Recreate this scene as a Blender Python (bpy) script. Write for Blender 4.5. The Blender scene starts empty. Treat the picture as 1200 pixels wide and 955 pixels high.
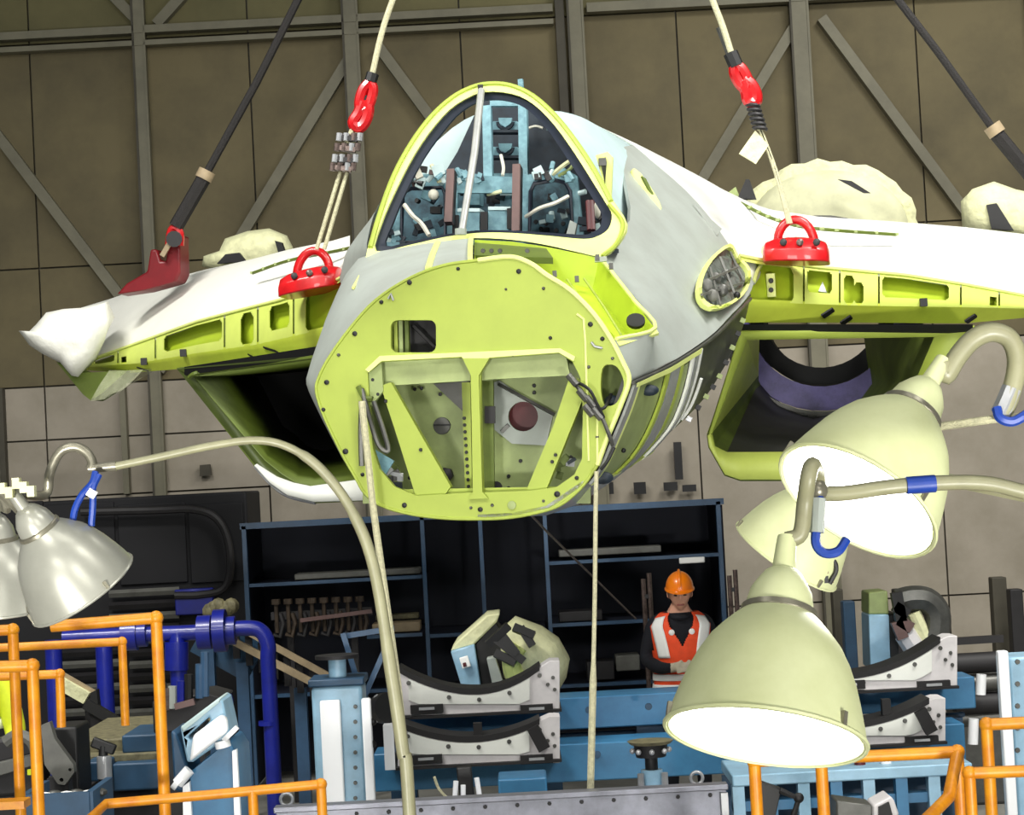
import bpy, bmesh, math, random
from mathutils import Vector, Matrix
from mathutils.geometry import tessellate_polygon
random.seed(7)
SC = bpy.context.scene
COL = SC.collection
rad = math.radians
V = Vector

# ------------------------------------------------------------------ camera
FPX = 2500.0
CAM = V((0, 0, 2.4))
PITCH, ROLL = rad(2.0), rad(3.0)
_r0, _u0 = V((1, 0, 0)), V((0, -math.sin(PITCH), math.cos(PITCH)))
FWD = V((0, math.cos(PITCH), math.sin(PITCH)))
CR = _r0 * math.cos(ROLL) - _u0 * math.sin(ROLL)
CU = _r0 * math.sin(ROLL) + _u0 * math.cos(ROLL)
cam = bpy.data.cameras.new('camera')
cam.sensor_width = 36.0
cam.lens = FPX / 1200 * 36
cam.clip_end = 200
cam_o = bpy.data.objects.new('camera', cam)
cam_o.matrix_world = Matrix(((CR.x, CU.x, -FWD.x, CAM.x), (CR.y, CU.y, -FWD.y, CAM.y), (CR.z, CU.z, -FWD.z, CAM.z), (0, 0, 0, 1)))
COL.objects.link(cam_o)
SC.camera = cam_o

# ------------------------------------------------------------------ world, hall lamps, added fill floods, exposure
wd = bpy.data.worlds.new('world')
SC.world = wd
wd.use_nodes = True
wd.node_tree.nodes['Background'].inputs[0].default_value = (0.85, 0.95, 1.0, 1)
wd.node_tree.nodes['Background'].inputs[1].default_value = 0.12
def hall_and_fill_lamp(x, y, z, sx, sy, power, tx=None, spread=180, col=(1.0, 0.98, 0.93)):
    l = bpy.data.lights.new('hall_and_fill_lamp', 'AREA')
    l.shape = 'RECTANGLE'; l.size = sx; l.size_y = sy; l.energy = power; l.color = col; l.spread = math.radians(spread)
    o = bpy.data.objects.new('hall_and_fill_lamp', l)
    o.location = (x, y, z)
    if tx:
        o.rotation_euler = (V(tx) - V((x, y, z))).to_track_quat('-Z', 'Y').to_euler()
    COL.objects.link(o)
hall_and_fill_lamp(-4.0, -7.0, 6.5, 4.0, 1.5, 85, (1, 12, 3.0), 90)  # unseen fill flood added behind the camera to lighten frontal faces
hall_and_fill_lamp(4.0, -7.0, 6.5, 4.0, 1.5, 130, (2, 12, 3.0), 90)  # second added fill flood, also behind the camera
hall_and_fill_lamp(-4.5, 2.0, 9.0, 3.0, 1.2, 120, (-1.5, 12, 3.0), 100)
hall_and_fill_lamp(4.5, 2.0, 9.0, 3.0, 1.2, 120, (1, 12, 3.0), 100)
hall_and_fill_lamp(0.0, 3.5, 9.5, 4.0, 1.2, 80, (0, 12, 3.0), 100)
hall_and_fill_lamp(-4.5, 10.0, 9.5, 3.0, 1.2, 300, (-2.5, 13.5, 2.0), 110)
hall_and_fill_lamp(4.5, 10.0, 9.5, 3.0, 1.2, 300, (2.5, 13.5, 2.0), 110)
hall_and_fill_lamp(5.5, 15.0, 9.8, 3.0, 1.2, 190, (4.5, 21, 3.5), 120)
hall_and_fill_lamp(-2.2, 0.5, 0.6, 0.8, 0.5, 60, (-1.0, 13, 5.4), 60)      # unseen low floods added to brighten the aircraft underside
hall_and_fill_lamp(2.4, 0.5, 0.6, 0.8, 0.5, 60, (1.5, 13, 5.4), 60)
SC.view_settings.view_transform = 'Standard'
SC.view_settings.look = 'None'
SC.view_settings.exposure = 0.0
SC.view_settings.gamma = 1.0
SC.view_settings.use_curve_mapping = False

# ------------------------------------------------------------------ projection helpers (1200 x 955 frame)
def ray(px, py):
    return FWD + CR * ((px - 600) / FPX) + CU * ((477.5 - py) / FPX)
def P(px, py, Y):
    d = ray(px, py)
    return CAM + d * ((Y - CAM.y) / d.y)
TH = rad(10.5)                                   # aircraft yaw
AT = V((math.sin(TH), math.cos(TH), 0))          # aft
AR = V((math.cos(TH), -math.sin(TH), 0))         # towards the viewer's right
AO = P(557, 450, 9.9)                            # centre of the nose bulkhead
def A(px, py, s):
    d = ray(px, py)
    return CAM + d * (((AO - CAM).dot(AT) + s) / d.dot(AT))
def PPM(Y): return FPX / Y

# ------------------------------------------------------------------ materials
def lin(c):
    out = []
    for v in c[:3]:
        v /= 255.0
        out.append(v / 12.92 if v <= 0.04045 else ((v + 0.055) / 1.055) ** 2.4)
    return (*out, 1)
MATS = {}
def mat(name, rgb, rough=0.5, metal=0.0, var=0.12, scale=6.0, bump=0.0, bscale=40.0, emit=0.0, rgb2=None, spec=0.5, coat=0.0, stretch=None):
    if name in MATS: return MATS[name]
    m = bpy.data.materials.new(name); m.use_nodes = True
    nt = m.node_tree; b = nt.nodes['Principled BSDF']
    c1 = lin(rgb)
    c2 = lin(rgb2) if rgb2 else tuple(max(0, x * (1 - var * 2)) for x in c1[:3]) + (1,)
    tc = nt.nodes.new('ShaderNodeTexCoord')
    mp = nt.nodes.new('ShaderNodeMapping')
    nt.links.new(tc.outputs['Object'], mp.inputs[0])
    if stretch: mp.inputs['Scale'].default_value = stretch
    n = nt.nodes.new('ShaderNodeTexNoise'); n.inputs['Scale'].default_value = scale; n.inputs['Detail'].default_value = 6; n.inputs['Roughness'].default_value = 0.65
    nt.links.new(mp.outputs[0], n.inputs['Vector'])
    r = nt.nodes.new('ShaderNodeValToRGB')
    r.color_ramp.elements[0].position = 0.32; r.color_ramp.elements[1].position = 0.62
    r.color_ramp.elements[0].color = c2; r.color_ramp.elements[1].color = c1
    nt.links.new(n.outputs['Fac'], r.inputs[0])
    nt.links.new(r.outputs[0], b.inputs['Base Color'])
    b.inputs['Roughness'].default_value = rough
    b.inputs['Metallic'].default_value = metal
    b.inputs['Specular IOR Level'].default_value = spec
    if coat: b.inputs['Coat Weight'].default_value = coat
    if bump:
        n2 = nt.nodes.new('ShaderNodeTexNoise'); n2.inputs['Scale'].default_value = bscale; n2.inputs['Detail'].default_value = 4
        nt.links.new(mp.outputs[0], n2.inputs['Vector'])
        bp = nt.nodes.new('ShaderNodeBump'); bp.inputs['Strength'].default_value = bump; bp.inputs['Distance'].default_value = 0.02
        nt.links.new(n2.outputs['Fac'], bp.inputs['Height'])
        nt.links.new(bp.outputs[0], b.inputs['Normal'])
    if emit:
        b.inputs['Emission Color'].default_value = (1.0, 0.99, 0.95, 1); b.inputs['Emission Strength'].default_value = emit
    MATS[name] = m
    return m
LIME = mat('lime_primer', (158, 174, 68), .55, var=.05, scale=5)
LIME_DEEP = mat('lime_primer_fresh', (174, 196, 44), .5, var=.05, scale=4)
LIME_PALE = mat('lime_sealant', (224, 234, 140), .5, var=.05)
LIME_GREY = mat('grey_green_primer', (146, 160, 100), .5, var=.10, scale=8)
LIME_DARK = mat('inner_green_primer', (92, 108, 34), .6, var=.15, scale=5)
SKIN = mat('grey_skin_primer', (160, 167, 160), .55, var=.06, scale=4, rgb2=(150, 155, 148))
SKINC = mat('cyan_grey_primer', (186, 208, 208), .55, var=.05)
WHITE = mat('white_film', (236, 236, 226), .55, var=.03, scale=3, bump=.12, bscale=5)
WRAPM = mat('crumpled_white_film', (232, 232, 222), .5, var=.03, scale=5, bump=.8, bscale=7)
WHITE2 = mat('white_primer', (226, 228, 220), .5, var=.04, scale=4)
PAD = mat('cream_padding', (222, 222, 176), .8, var=.10, scale=14, bump=.6, bscale=18)
SILVER = mat('bare_metal', (176, 178, 180), .36, 0.45, var=.15, scale=9)
DSKIN = mat('dark_grey_metal', (92, 92, 88), .4, .5, var=.2, scale=8)
BLACK = mat('black', (14, 14, 15), .55, var=.2)
VOID = mat('dark_interior', (10, 11, 10), .9, var=.2)
RUBBER = mat('black_rubber', (20, 18, 19), .7, var=.2)
SEAL = mat('navy_seal', (16, 26, 42), .5, var=.2)
RED = mat('red_paint', (196, 16, 22), .32, var=.15, scale=10, coat=.3)
REDD = mat('dark_red_paint', (112, 10, 20), .4, var=.15)
PURPLE = mat('purple_ring_paint', (92, 82, 150), .4, var=.2, scale=12)
MAROON = mat('maroon_disc', (84, 12, 18), .5, var=.15)
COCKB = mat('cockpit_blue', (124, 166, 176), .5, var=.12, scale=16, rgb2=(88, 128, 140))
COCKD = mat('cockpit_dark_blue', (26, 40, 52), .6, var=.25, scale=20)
BROWN = mat('brown_fitting', (104, 78, 74), .5, var=.15)
CABLE = mat('pale_cable', (214, 212, 196), .5, var=.05)
ROPE = mat('pale_rope', (206, 202, 166), .8, var=.15, scale=60, bump=.5, bscale=200)
STRAPB = mat('dark_webbing', (24, 20, 18), .7, var=.2, scale=50, bump=.4, bscale=150)
STEEL = mat('steel_fitting', (120, 104, 98), .4, .6, var=.3, scale=40)
WALLU = mat('wall_panel_brown', (112, 102, 72), .75, var=.12, scale=1.2, rgb2=(92, 84, 60), bump=.08, bscale=3)
WALLO = mat('wall_panel_olive', (110, 104, 68), .75, var=.12, scale=1.2, rgb2=(94, 90, 58))
WALLL = mat('wall_panel_light', (164, 155, 140), .7, var=.10, scale=1.5, rgb2=(146, 138, 122))
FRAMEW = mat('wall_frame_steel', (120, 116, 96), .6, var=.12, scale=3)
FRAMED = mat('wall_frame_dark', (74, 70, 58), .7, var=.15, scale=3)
CONC = mat('pale_floor', (150, 148, 140), .6, var=.15, scale=2)
NAVY = mat('navy_rack_panel', (16, 22, 40), .7, var=.15, scale=3)
RACKB = mat('rack_blue_steel', (52, 84, 116), .45, var=.15, scale=5)
JIGB = mat('jig_blue', (54, 116, 156), .42, var=.10, scale=5, rgb2=(44, 98, 136))
JIGP = mat('jig_pale_blue', (148, 188, 212), .35, var=.12, scale=6)
JIGD = mat('jig_dark_blue', (40, 76, 106), .5, var=.18, scale=5)
PIPEB = mat('deep_blue_pipe', (22, 34, 142), .35, var=.15, scale=6, coat=.2)
YEL = mat('yellow_rail', (226, 150, 20), .42, var=.10, scale=12, rgb2=(200, 118, 14))
CRADLE = mat('white_cradle', (214, 210, 210), .45, var=.08, scale=8)
LAMPG = mat('lamp_shade_enamel', (214, 219, 170), .48, var=.06, scale=5, rgb2=(200, 205, 152))
LAMPS = mat('lamp_shade_silver', (172, 172, 160), .32, .35, var=.08, scale=5)
LENS = mat('lit_lamp_lens', (255, 255, 250), .4, emit=6.0, var=0)
LAMPN = mat('lamp_neck_metal', (146, 142, 124), .35, .5, var=.2, scale=14)
LAMPA = mat('lamp_arm_paint', (150, 148, 116), .4, var=.12, scale=8)
TAPE = mat('blue_cable', (22, 62, 156), .45, var=.1)
TABLE = mat('steel_table', (128, 130, 140), .35, .5, var=.2, scale=6)
DARKM = mat('dark_machine', (34, 32, 34), .6, var=.25, scale=6)
DARKW = mat('dark_enclosure', (17, 17, 22), .75, var=.2, scale=2)
TAN = mat('tan_bar', (160, 142, 112), .6, var=.15, scale=10)
WHITEP = mat('white_enamel_and_glare', (246, 248, 250), .3, var=0.0, coat=.3)  # plain white enamel, also painted glare on jig post and machine head
GREYB = mat('grey_bracket', (104, 104, 98), .5, var=.15, scale=9)
MOSS = mat('worn_ochre_bed', (120, 114, 84), .7, var=.3, scale=22)
ORANGE = mat('vest_orange', (248, 82, 36), .7, var=.06, scale=20)
REFLECT = mat('reflective_white', (250, 250, 246), .45, var=0)
HELMET = mat('helmet_orange', (252, 132, 14), .3, var=.03, coat=.4)
FLESH = mat('skin', (216, 160, 134), .55, var=.08, scale=18)
HAIR = mat('dark_hair', (26, 20, 18), .7, var=.2)
NAVYC = mat('navy_sweater', (16, 18, 28), .85, var=.2, scale=30)
TROUS = mat('dark_trousers', (28, 30, 38), .85, var=.2, scale=20)
HIVIS = mat('yellow_jacket', (212, 226, 36), .7, var=.08, scale=14)
GLOVE = mat('pale_glove', (206, 196, 172), .8, var=.1, scale=30)
EYEW = mat('eye_dark', (30, 24, 22), .3, var=0)
LIPS = mat('lip_red', (150, 84, 74), .5, var=.05)
FILM = mat('clear_plastic_film', (206, 210, 176), .25, var=.1, scale=14, bump=.6, bscale=14)
fb = FILM.node_tree.nodes['Principled BSDF']; fb.inputs['Alpha'].default_value = 0.4

# ------------------------------------------------------------------ mesh helpers
ORG = {}
def tag(o, label=None, cat=None, group=None, kind=None):
    if label: o['label'] = label
    if cat: o['category'] = cat
    if group: o['group'] = group
    if kind: o['kind'] = kind
    return o
def thing(name, label, cat, loc, group=None):
    o = bpy.data.objects.new(name, None); COL.objects.link(o)
    o.empty_display_size = .1
    o.location = loc; ORG[o.name] = V(loc)
    return tag(o, label, cat, group)
def spline(pts, k=6, closed=False):
    pts = [V(p) for p in pts]; n = len(pts); out = []
    rng = range(n) if closed else range(n - 1)
    for i in rng:
        p1, p2 = pts[i], pts[(i + 1) % n]
        p0 = pts[(i - 1) % n] if (closed or i > 0) else p1 * 2 - p2
        p3 = pts[(i + 2) % n] if (closed or i < n - 2) else p2 * 2 - p1
        for j in range(k):
            t = j / k
            out.append(0.5 * ((2 * p1) + (p2 - p0) * t + (2 * p0 - 5 * p1 + 4 * p2 - p3) * t * t + (3 * p1 - p0 - 3 * p2 + p3) * t ** 3))
    if not closed: out.append(pts[-1])
    return out
class MB:
    def __init__(s): s.v = []; s.f = []
    def add(s, vs, fs):
        n = len(s.v); s.v += [V(v) for v in vs]; s.f += [[i + n for i in f] for f in fs]; return s
    def box(s, c, size, M=None):
        c = V(c); hx, hy, hz = size[0] / 2, size[1] / 2, size[2] / 2
        vs = [V((x, y, z)) for z in (-hz, hz) for y in (-hy, hy) for x in (-hx, hx)]
        if M: vs = [M @ v for v in vs]
        return s.add([c + v for v in vs], [[0, 2, 3, 1], [4, 5, 7, 6], [0, 1, 5, 4], [2, 6, 7, 3], [0, 4, 6, 2], [1, 3, 7, 5]])
    def bar(s, p0, p1, w, h, side=None):
        """rectangular bar from p0 to p1; w along `side`, h across"""
        p0, p1 = V(p0), V(p1); d = (p1 - p0).normalized()
        a = V(side) if side else V((1, 0, 0))
        if abs(a.dot(d)) > .95: a = V((0, 1, 0)) if abs(d.y) < .9 else V((0, 0, 1))
        a = (a - d * a.dot(d)).normalized(); b = d.cross(a)
        vs = [p + a * (i * w / 2) + b * (j * h / 2) for p in (p0, p1) for i, j in ((-1, -1), (1, -1), (1, 1), (-1, 1))]
        return s.add(vs, [[3, 2, 1, 0], [4, 5, 6, 7], [0, 1, 5, 4], [1, 2, 6, 5], [2, 3, 7, 6], [3, 0, 4, 7]])
    def tube(s, pts, r, n=8, closed=False):
        pts = [V(p) for p in pts]; m = len(pts)
        rs = r if isinstance(r, (list, tuple)) else [r] * m
        rings = []; a = None
        for i in range(m):
            if closed: t = pts[(i + 1) % m] - pts[i - 1]
            else: t = pts[min(i + 1, m - 1)] - pts[max(i - 1, 0)]
            t.normalize()
            if a is None:
                a = V((0, 0, 1)) if abs(t.z) < .9 else V((1, 0, 0))
            a = (a - t * a.dot(t))
            if a.length < 1e-6: a = t.orthogonal()
            a.normalize(); b = t.cross(a)
            rings.append([pts[i] + (a * math.cos(q) + b * math.sin(q)) * rs[i] for q in [2 * math.pi * k / n for k in range(n)]])
        return s.loft(rings, True, not closed, closed)
    def loft(s, rings, closed=True, caps=True, wrap=False):
        n = len(rings[0]); m = len(rings); base = len(s.v)
        for r in rings: s.v += [V(v) for v in r]
        for i in range(m if wrap else m - 1):
            j2 = (i + 1) % m
            for k in range(n if closed else n - 1):
                k2 = (k + 1) % n
                s.f.append([base + i * n + k, base + i * n + k2, base + j2 * n + k2, base + j2 * n + k])
        if caps and closed:
            s.f.append([base + k for k in range(n)][::-1]); s.f.append([base + (m - 1) * n + k for k in range(n)])
        return s
    def lathe(s, prof, o, axis, n=24):
        """prof: (distance along axis, radius)"""
        o = V(o); d = V(axis).normalized(); a = d.orthogonal().normalized(); b = d.cross(a)
        rings = [[o + d * h + (a * math.cos(q) + b * math.sin(q)) * max(r, 1e-4) for q in [2 * math.pi * k / n for k in range(n)]] for h, r in prof]
        return s.loft(rings, True, True)
    def cyl(s, p0, p1, r, n=12):
        p0, p1 = V(p0), V(p1); return s.lathe([(0, r), ((p1 - p0).length, r)], p0, p1 - p0, n)
    def ball(s, c, r, n=10, m=7, sc=(1, 1, 1)):
        c = V(c); rings = []
        for i in range(m + 1):
            t = math.pi * i / m; t = min(max(t, .02), math.pi - .02)
            rings.append([c + V((math.sin(t) * math.cos(q) * r * sc[0], math.sin(t) * math.sin(q) * r * sc[1], math.cos(t) * r * sc[2])) for q in [2 * math.pi * k / n for k in range(n)]])
        return s.loft(rings, True, True)
    def plate(s, outer, holes=(), off=(0, .02, 0)):
        outer = [V(p) for p in outer]; holes = [[V(p) for p in h] for h in holes]; off = V(off)
        loops = [outer] + holes; allp = [p for l in loops for p in l]
        tris = tessellate_polygon(loops); n = len(s.v); k = len(allp)
        s.v += allp + [p + off for p in allp]
        for t in tris:
            s.f.append([n + i for i in t]); s.f.append([n + k + i for i in reversed(t)])
        st = 0
        for l in loops:
            L = len(l)
            for i in range(L):
                j = (i + 1) % L
                s.f.append([n + st + i, n + st + j, n + k + st + j, n + k + st + i])
            st += L
        return s
    def grid(s, rows, keep=None, thick=None):
        """open surface; keep(i, j) -> bool; thick: offset vector or function giving a back face"""
        R, C = len(rows), len(rows[0]); n = len(s.v)
        s.v += [V(v) for r in rows for v in r]
        cells = set((i, j) for i in range(R - 1) for j in range(C - 1) if keep is None or keep(i, j))
        for i, j in cells:
            a = n + i * C + j; s.f.append([a, a + 1, a + C + 1, a + C])
        if thick is not None:
            off = len(s.v) - n
            s.v += [V(v) + V(thick) for r in rows for v in r]
            for i, j in cells:
                a = n + off + i * C + j; s.f.append([a + C, a + C + 1, a + 1, a])
                a -= off
                for di, dj, e0, e1 in ((-1, 0, a, a + 1), (0, 1, a + 1, a + C + 1), (1, 0, a + C + 1, a + C), (0, -1, a + C, a)):
                    if (i + di, j + dj) not in cells:
                        s.f.append([e1, e0, e0 + off, e1 + off])
        return s
    def build(s, name, m, parent=None, ang=38, bevel=0, label=None, solid=0, kind=None, smooth=True, fix=True):
        if parent is None:
            lo = V((min(v.x for v in s.v), min(v.y for v in s.v), min(v.z for v in s.v))); hi = V((max(v.x for v in s.v), max(v.y for v in s.v), max(v.z for v in s.v)))
            org = V(((lo.x + hi.x) / 2, (lo.y + hi.y) / 2, lo.z))
        else: org = ORG[parent.name]
        me = bpy.data.meshes.new(name)
        me.from_pydata([v - org for v in s.v], [], s.f)
        if fix:
            bm = bmesh.new(); bm.from_mesh(me)
            used = [v for v in bm.verts if not v.link_faces]
            if used: bmesh.ops.delete(bm, geom=used, context='VERTS')
            bmesh.ops.recalc_face_normals(bm, faces=bm.faces); bm.to_mesh(me); bm.free()
        if smooth:
            me.shade_smooth(); me.set_sharp_from_angle(angle=rad(ang))
        me.materials.append(m)
        o = bpy.data.objects.new(name, me); COL.objects.link(o)
        if parent is None: o.location = org
        else: o.parent = parent
        ORG[o.name] = org
        if bevel:
            b = o.modifiers.new('bevel', 'BEVEL'); b.width = bevel; b.segments = 2; b.limit_method = 'ANGLE'; b.angle_limit = rad(40)
        if solid:
            b = o.modifiers.new('solid', 'SOLIDIFY'); b.thickness = solid; b.offset = 0
        if label: o['label'] = label
        if kind: o['kind'] = kind
        return o
def dup(root, delta, label=None, group=None, parent=None):
    r = root.copy(); COL.objects.link(r)
    r.location = root.location + V(delta); ORG[r.name] = V(ORG[root.name]) + V(delta)
    if label: r['label'] = label
    if group: r['group'] = group
    for ch in list(root.children):
        c = ch.copy(); COL.objects.link(c); c.parent = r
        for g in list(ch.children):
            d = g.copy(); COL.objects.link(d); d.parent = c
    return r
def pbox(x0, y0, x1, y1, Y, d, mb=None):
    """world-aligned box whose front face covers the pixel rectangle at depth Y, going back by d"""
    c = P((x0 + x1) / 2, (y0 + y1) / 2, Y); k = Y / FPX
    return (mb or MB()).box(c + V((0, d / 2, 0)), ((x1 - x0) * k, d, (y1 - y0) * k))
def pp(pts, Y): return [P(x, y, Y) for x, y in pts]
def rrect(x0, y0, x1, y1, r, k=4):
    out = []
    for cx, cy, a0 in ((x1 - r, y0 + r, -90), (x1 - r, y1 - r, 0), (x0 + r, y1 - r, 90), (x0 + r, y0 + r, 180)):
        for i in range(k + 1):
            a = rad(a0 + 90 * i / k); out.append((cx + r * math.cos(a), cy + r * math.sin(a)))
    return out
def circ(cx, cy, r, n=24, ry=None): return [(cx + r * math.cos(2 * math.pi * i / n), cy + (ry or r) * math.sin(2 * math.pi * i / n)) for i in range(n)]
def sp2(pts, k=4, closed=True): return [(p.x, p.y) for p in spline([(x, y, 0) for x, y in pts], k, closed)]

# ================================================================== THE SETTING
YW = 22.0
tag(MB().box((0, 12, -.05), (26, 26, .1)).build('floor', CONC), kind='structure')
wall = tag(MB().box((0, YW + .14, 5.5), (26, .1, 11.2)).build('wall_back', FRAMED), kind='structure')
def wx(px, py=250): return P(px, py, YW).x
def wz(px, py): return P(px, py, YW).z
seams = [-330, -210, -90, 42, 174, 300, 422, 550, 680, 805, 948, 1086, 1225, 1350, 1480]
rows = [wz(600, -170), wz(600, 22), wz(600, 285), wz(600, 424), wz(600, 487), wz(600, 555), 1.0, 0.02]
for i in range(len(seams) - 1):
    for j in range(len(rows) - 1):
        x0, x1 = wx(seams[i]), wx(seams[i + 1]); z1, z0 = rows[j], rows[j + 1]
        m = WALLO if j == 0 else WALLL if j >= 3 else WALLU
        if i >= 5 and j in (4, 5): continue
        if i >= 5 and j == 3: z0 = rows[6]
        g = .009
        MB().box(((x0 + x1) / 2, YW + .07, (z0 + z1) / 2), (x1 - x0 - 2 * g, .06 + .006 * ((i * 3 + j) % 3), z1 - z0 - 2 * g)).build('panel', m, wall)
def wbar(name, p0, p1, w, m=FRAMEW, dy=.0, d=.12):
    a, b = P(*p0, YW), P(*p1, YW); a.y = b.y = YW - .02 + dy
    MB().bar(a, b, w, d, side=(b - a).cross(V((0, 1, 0)))).build(name, m, wall)
k = YW / FPX
for px, w in ((174, 13), (422, 17), (686, 17), (948, 20), (-90, 14), (1225, 18)):
    x = wx(px)
    MB().box((x, YW - .04, 5.4), (w * k, .16, 10.6)).build('column', FRAMEW, wall)
    for sx in (-1, 1):                       # flange lips of the column; shadow edge painted as a darker left lip
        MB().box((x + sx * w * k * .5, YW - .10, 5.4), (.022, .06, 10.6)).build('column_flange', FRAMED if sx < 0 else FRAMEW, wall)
MB().box((wx(668), YW - .02, 5.4), (.09, .12, 10.6)).build('column', FRAMED, wall)
for py, w in ((30, 9), (46, 6)):
    z = wz(300, py)
    MB().box(((wx(-330) + wx(660)) / 2, YW - .06, z), (wx(660) - wx(-330), .14, w * k)).build('beam', FRAMEW, wall)
MB().box(((wx(700) + wx(1480)) / 2, YW - .06, wz(760, 8)), (wx(1480) - wx(700), .14, 11 * k)).build('beam', FRAMEW, wall)
for a, b in (((-88, 46), (165, 378)), ((414, 62), (188, 435)), ((444, 56), (680, 377)), ((936, 22), (696, 420)), ((962, 22), (1215, 363)),
             ((132, -5), (166, 30)), ((218, -8), (184, 30)), ((1240, 15), (1210, 60)), ((-100, 40), (-30, 120))):
    wbar('brace', a, b, 12 * k)
# lower door band: lighter panels with two posts, dark edge at the far left
for px in (147, 4):
    MB().box((wx(px, 510), YW - .03, (rows[3] + rows[5]) / 2), (.06, .12, rows[3] - rows[5])).build('post', FRAMEW if px > 50 else FRAMED, wall)
MB().box((wx(-60, 510), YW - .05, (rows[3] + rows[5]) / 2), (1.0, .06, rows[3] - rows[5] + .2)).build('dark_panel', DARKW, wall)
MB().add(*(lambda q: ([p for p in q] + [p + V((0, .05, 0)) for p in q], [[0, 1, 2, 3], [7, 6, 5, 4], [0, 4, 5, 1], [1, 5, 6, 2], [2, 6, 7, 3], [3, 7, 4, 0]]))([P(x, y, YW - .06) for x, y in ((234, 558), (234, 545), (246, 544), (248, 557))])).build('latch_plate', FRAMED, wall)
for px, py, w, h in ((985, 760, 18, 120), (958, 690, 22, 100)):
    pass
# dark tags and plates on the wall above the rack
for px, py, w, h in ((715, 572, 8, 14), (750, 572, 14, 14), (786, 570, 16, 10), (808, 572, 16, 8), (795, 540, 9, 44), (672, 580, 18, 10)):
    pbox(px - w / 2, py - h / 2, px + w / 2, py + h / 2, YW - .10, .05).build('wall_tag', BLACK, wall)
for px, py, w, h in ((1168, 720, 15, 95), (1190, 735, 14, 95), (970, 720, 15, 80), (990, 740, 18, 90)):
    pass

# low dark enclosure on the left with louvres and a conduit loop
enc = thing('dark_enclosure', 'large dark wall-high cabinet with louvred front behind the blue pipes at left', 'cabinet', P(140, 830, 19.0))
k19 = 19.0 / FPX
e0, e1 = P(-70, 600, 19), P(288, 600, 19)
zt = P(140, 583, 19).z
MB().box(((e0.x + e1.x) / 2, 19.6, zt / 2), (e1.x - e0.x, 1.0, zt)).build('body', DARKW, enc, bevel=.02)
for i, (x0, x1) in enumerate(((-70, 52), (56, 135), (139, 218), (222, 286))):
    pbox(x0, 590, x1, 688 - 2 * i, 19.07, .04).build('door', DARKW, enc, bevel=.008)
for j in range(12):
    y = 694 + j * 14
    for x0, x1 in ((60, 146), (152, 205)) if j > 4 else ((128, 210),):
        c = P((x0 + x1) / 2, y, 19.0)
        MB().box(c, ((x1 - x0) * k19, .05, 6 * k19), Matrix.Rotation(rad(35), 3, 'X')).build('louvre', DARKM if j % 2 else GREYB, enc)
MB().tube(spline(pp([(95, 600), (180, 598), (225, 597), (252, 606), (266, 630), (270, 665), (262, 690), (235, 697), (205, 698)], 18.95), 5), .035).build('conduit', DARKM, enc)
pbox(205, 690, 250, 720, 18.95, .1).build('junction_box', PIPEB, enc, bevel=.01)

# blue storage rack
rk = thing('storage_rack', 'long blue steel storage rack with dark navy bays behind the worker', 'rack', P(560, 900, 17.5))
YR = 17.5; kr = YR / FPX
r0, r1 = P(287, 660, YR), P(846, 620, YR); zr = P(565, 602, YR).z
MB().box(((r0.x + r1.x) / 2, YR + 1.1, zr / 2), (r1.x - r0.x, .04, zr)).build('back_panel', NAVY, rk)
for x in (r0.x, r1.x):
    MB().box((x, YR + .55, zr / 2), (.03, 1.06, zr - .06)).build('side_panel', NAVY, rk)
for px in (288, 497, 565, 641, 845):
    p = P(px, 660, YR)
    MB().box((p.x, YR, zr / 2), ((5 if px in (288, 845) else 4.5) * kr, .06, zr)).build('upright', RACKB, rk)
for zc, w in ((zr, .05),):
    MB().box(((r0.x + r1.x) / 2, YR, zc), (r1.x - r0.x + .05, .06, .05)).build('top_rail', RACKB, rk)
    MB().box(((r0.x + r1.x) / 2, YR + .6, zc), (r1.x - r0.x + .05, 1.1, .02)).build('top_panel', NAVY, rk)
def shelf(xa, xb, y):
    a, b = P(xa, y, YR).x, P(xb, y, YR).x; z = P((xa + xb) / 2, y, YR).z
    MB().box(((a + b) / 2, YR + .02, z), (b - a, .05, .028)).build('shelf_rail', RACKB, rk)
    MB().box(((a + b) / 2, YR + .6, z), (b - a, 1.0, .02)).build('shelf', NAVY, rk)
shelf(290, 495, 681); shelf(643, 843, 655); shelf(499, 640, 742); shelf(430, 495, 745); shelf(643, 770, 730); shelf(643, 843, 800); shelf(499, 640, 812); shelf(290, 495, 812)
def goods(name, x0, y0, x1, y1, m, label, cat, d=.3, Y=YR + .1, group=None):
    return tag(pbox(x0, y0, x1, y1, Y, d).build(name, m, bevel=.008), label, cat, group)
goods('flat_bar', 345, 669, 492, 676, GREYB, 'long grey flat bar lying on the upper left shelf of the blue rack', 'bar')
goods('pale_tube', 655, 642, 775, 650, GREYB, 'long grey bar lying on the upper right shelf of the blue rack', 'bar')
goods('white_card', 796, 653, 826, 660, REFLECT, 'small white card on the shelf edge behind the hard hat', 'card', .02, YR - .05)
goods('wooden_board', 436, 730, 492, 741, TAN, 'tan board lying on the middle left shelf of the blue rack', 'board')
goods('wooden_board', 440, 720, 490, 726, MOSS, 'thin ochre board above the tan one on the middle left shelf', 'board', .2, YR + .45)
goods('grey_case', 655, 716, 706, 728, DARKM, 'dark flat case on the middle right shelf of the blue rack', 'case')
goods('metal_canister', 722, 768, 750, 786, GREYB, 'small grey canister on the dark rack left of the worker', 'canister')
goods('dark_crate', 688, 775, 720, 797, DARKM, 'dark crate on the lower right shelf of the blue rack', 'crate')
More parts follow.
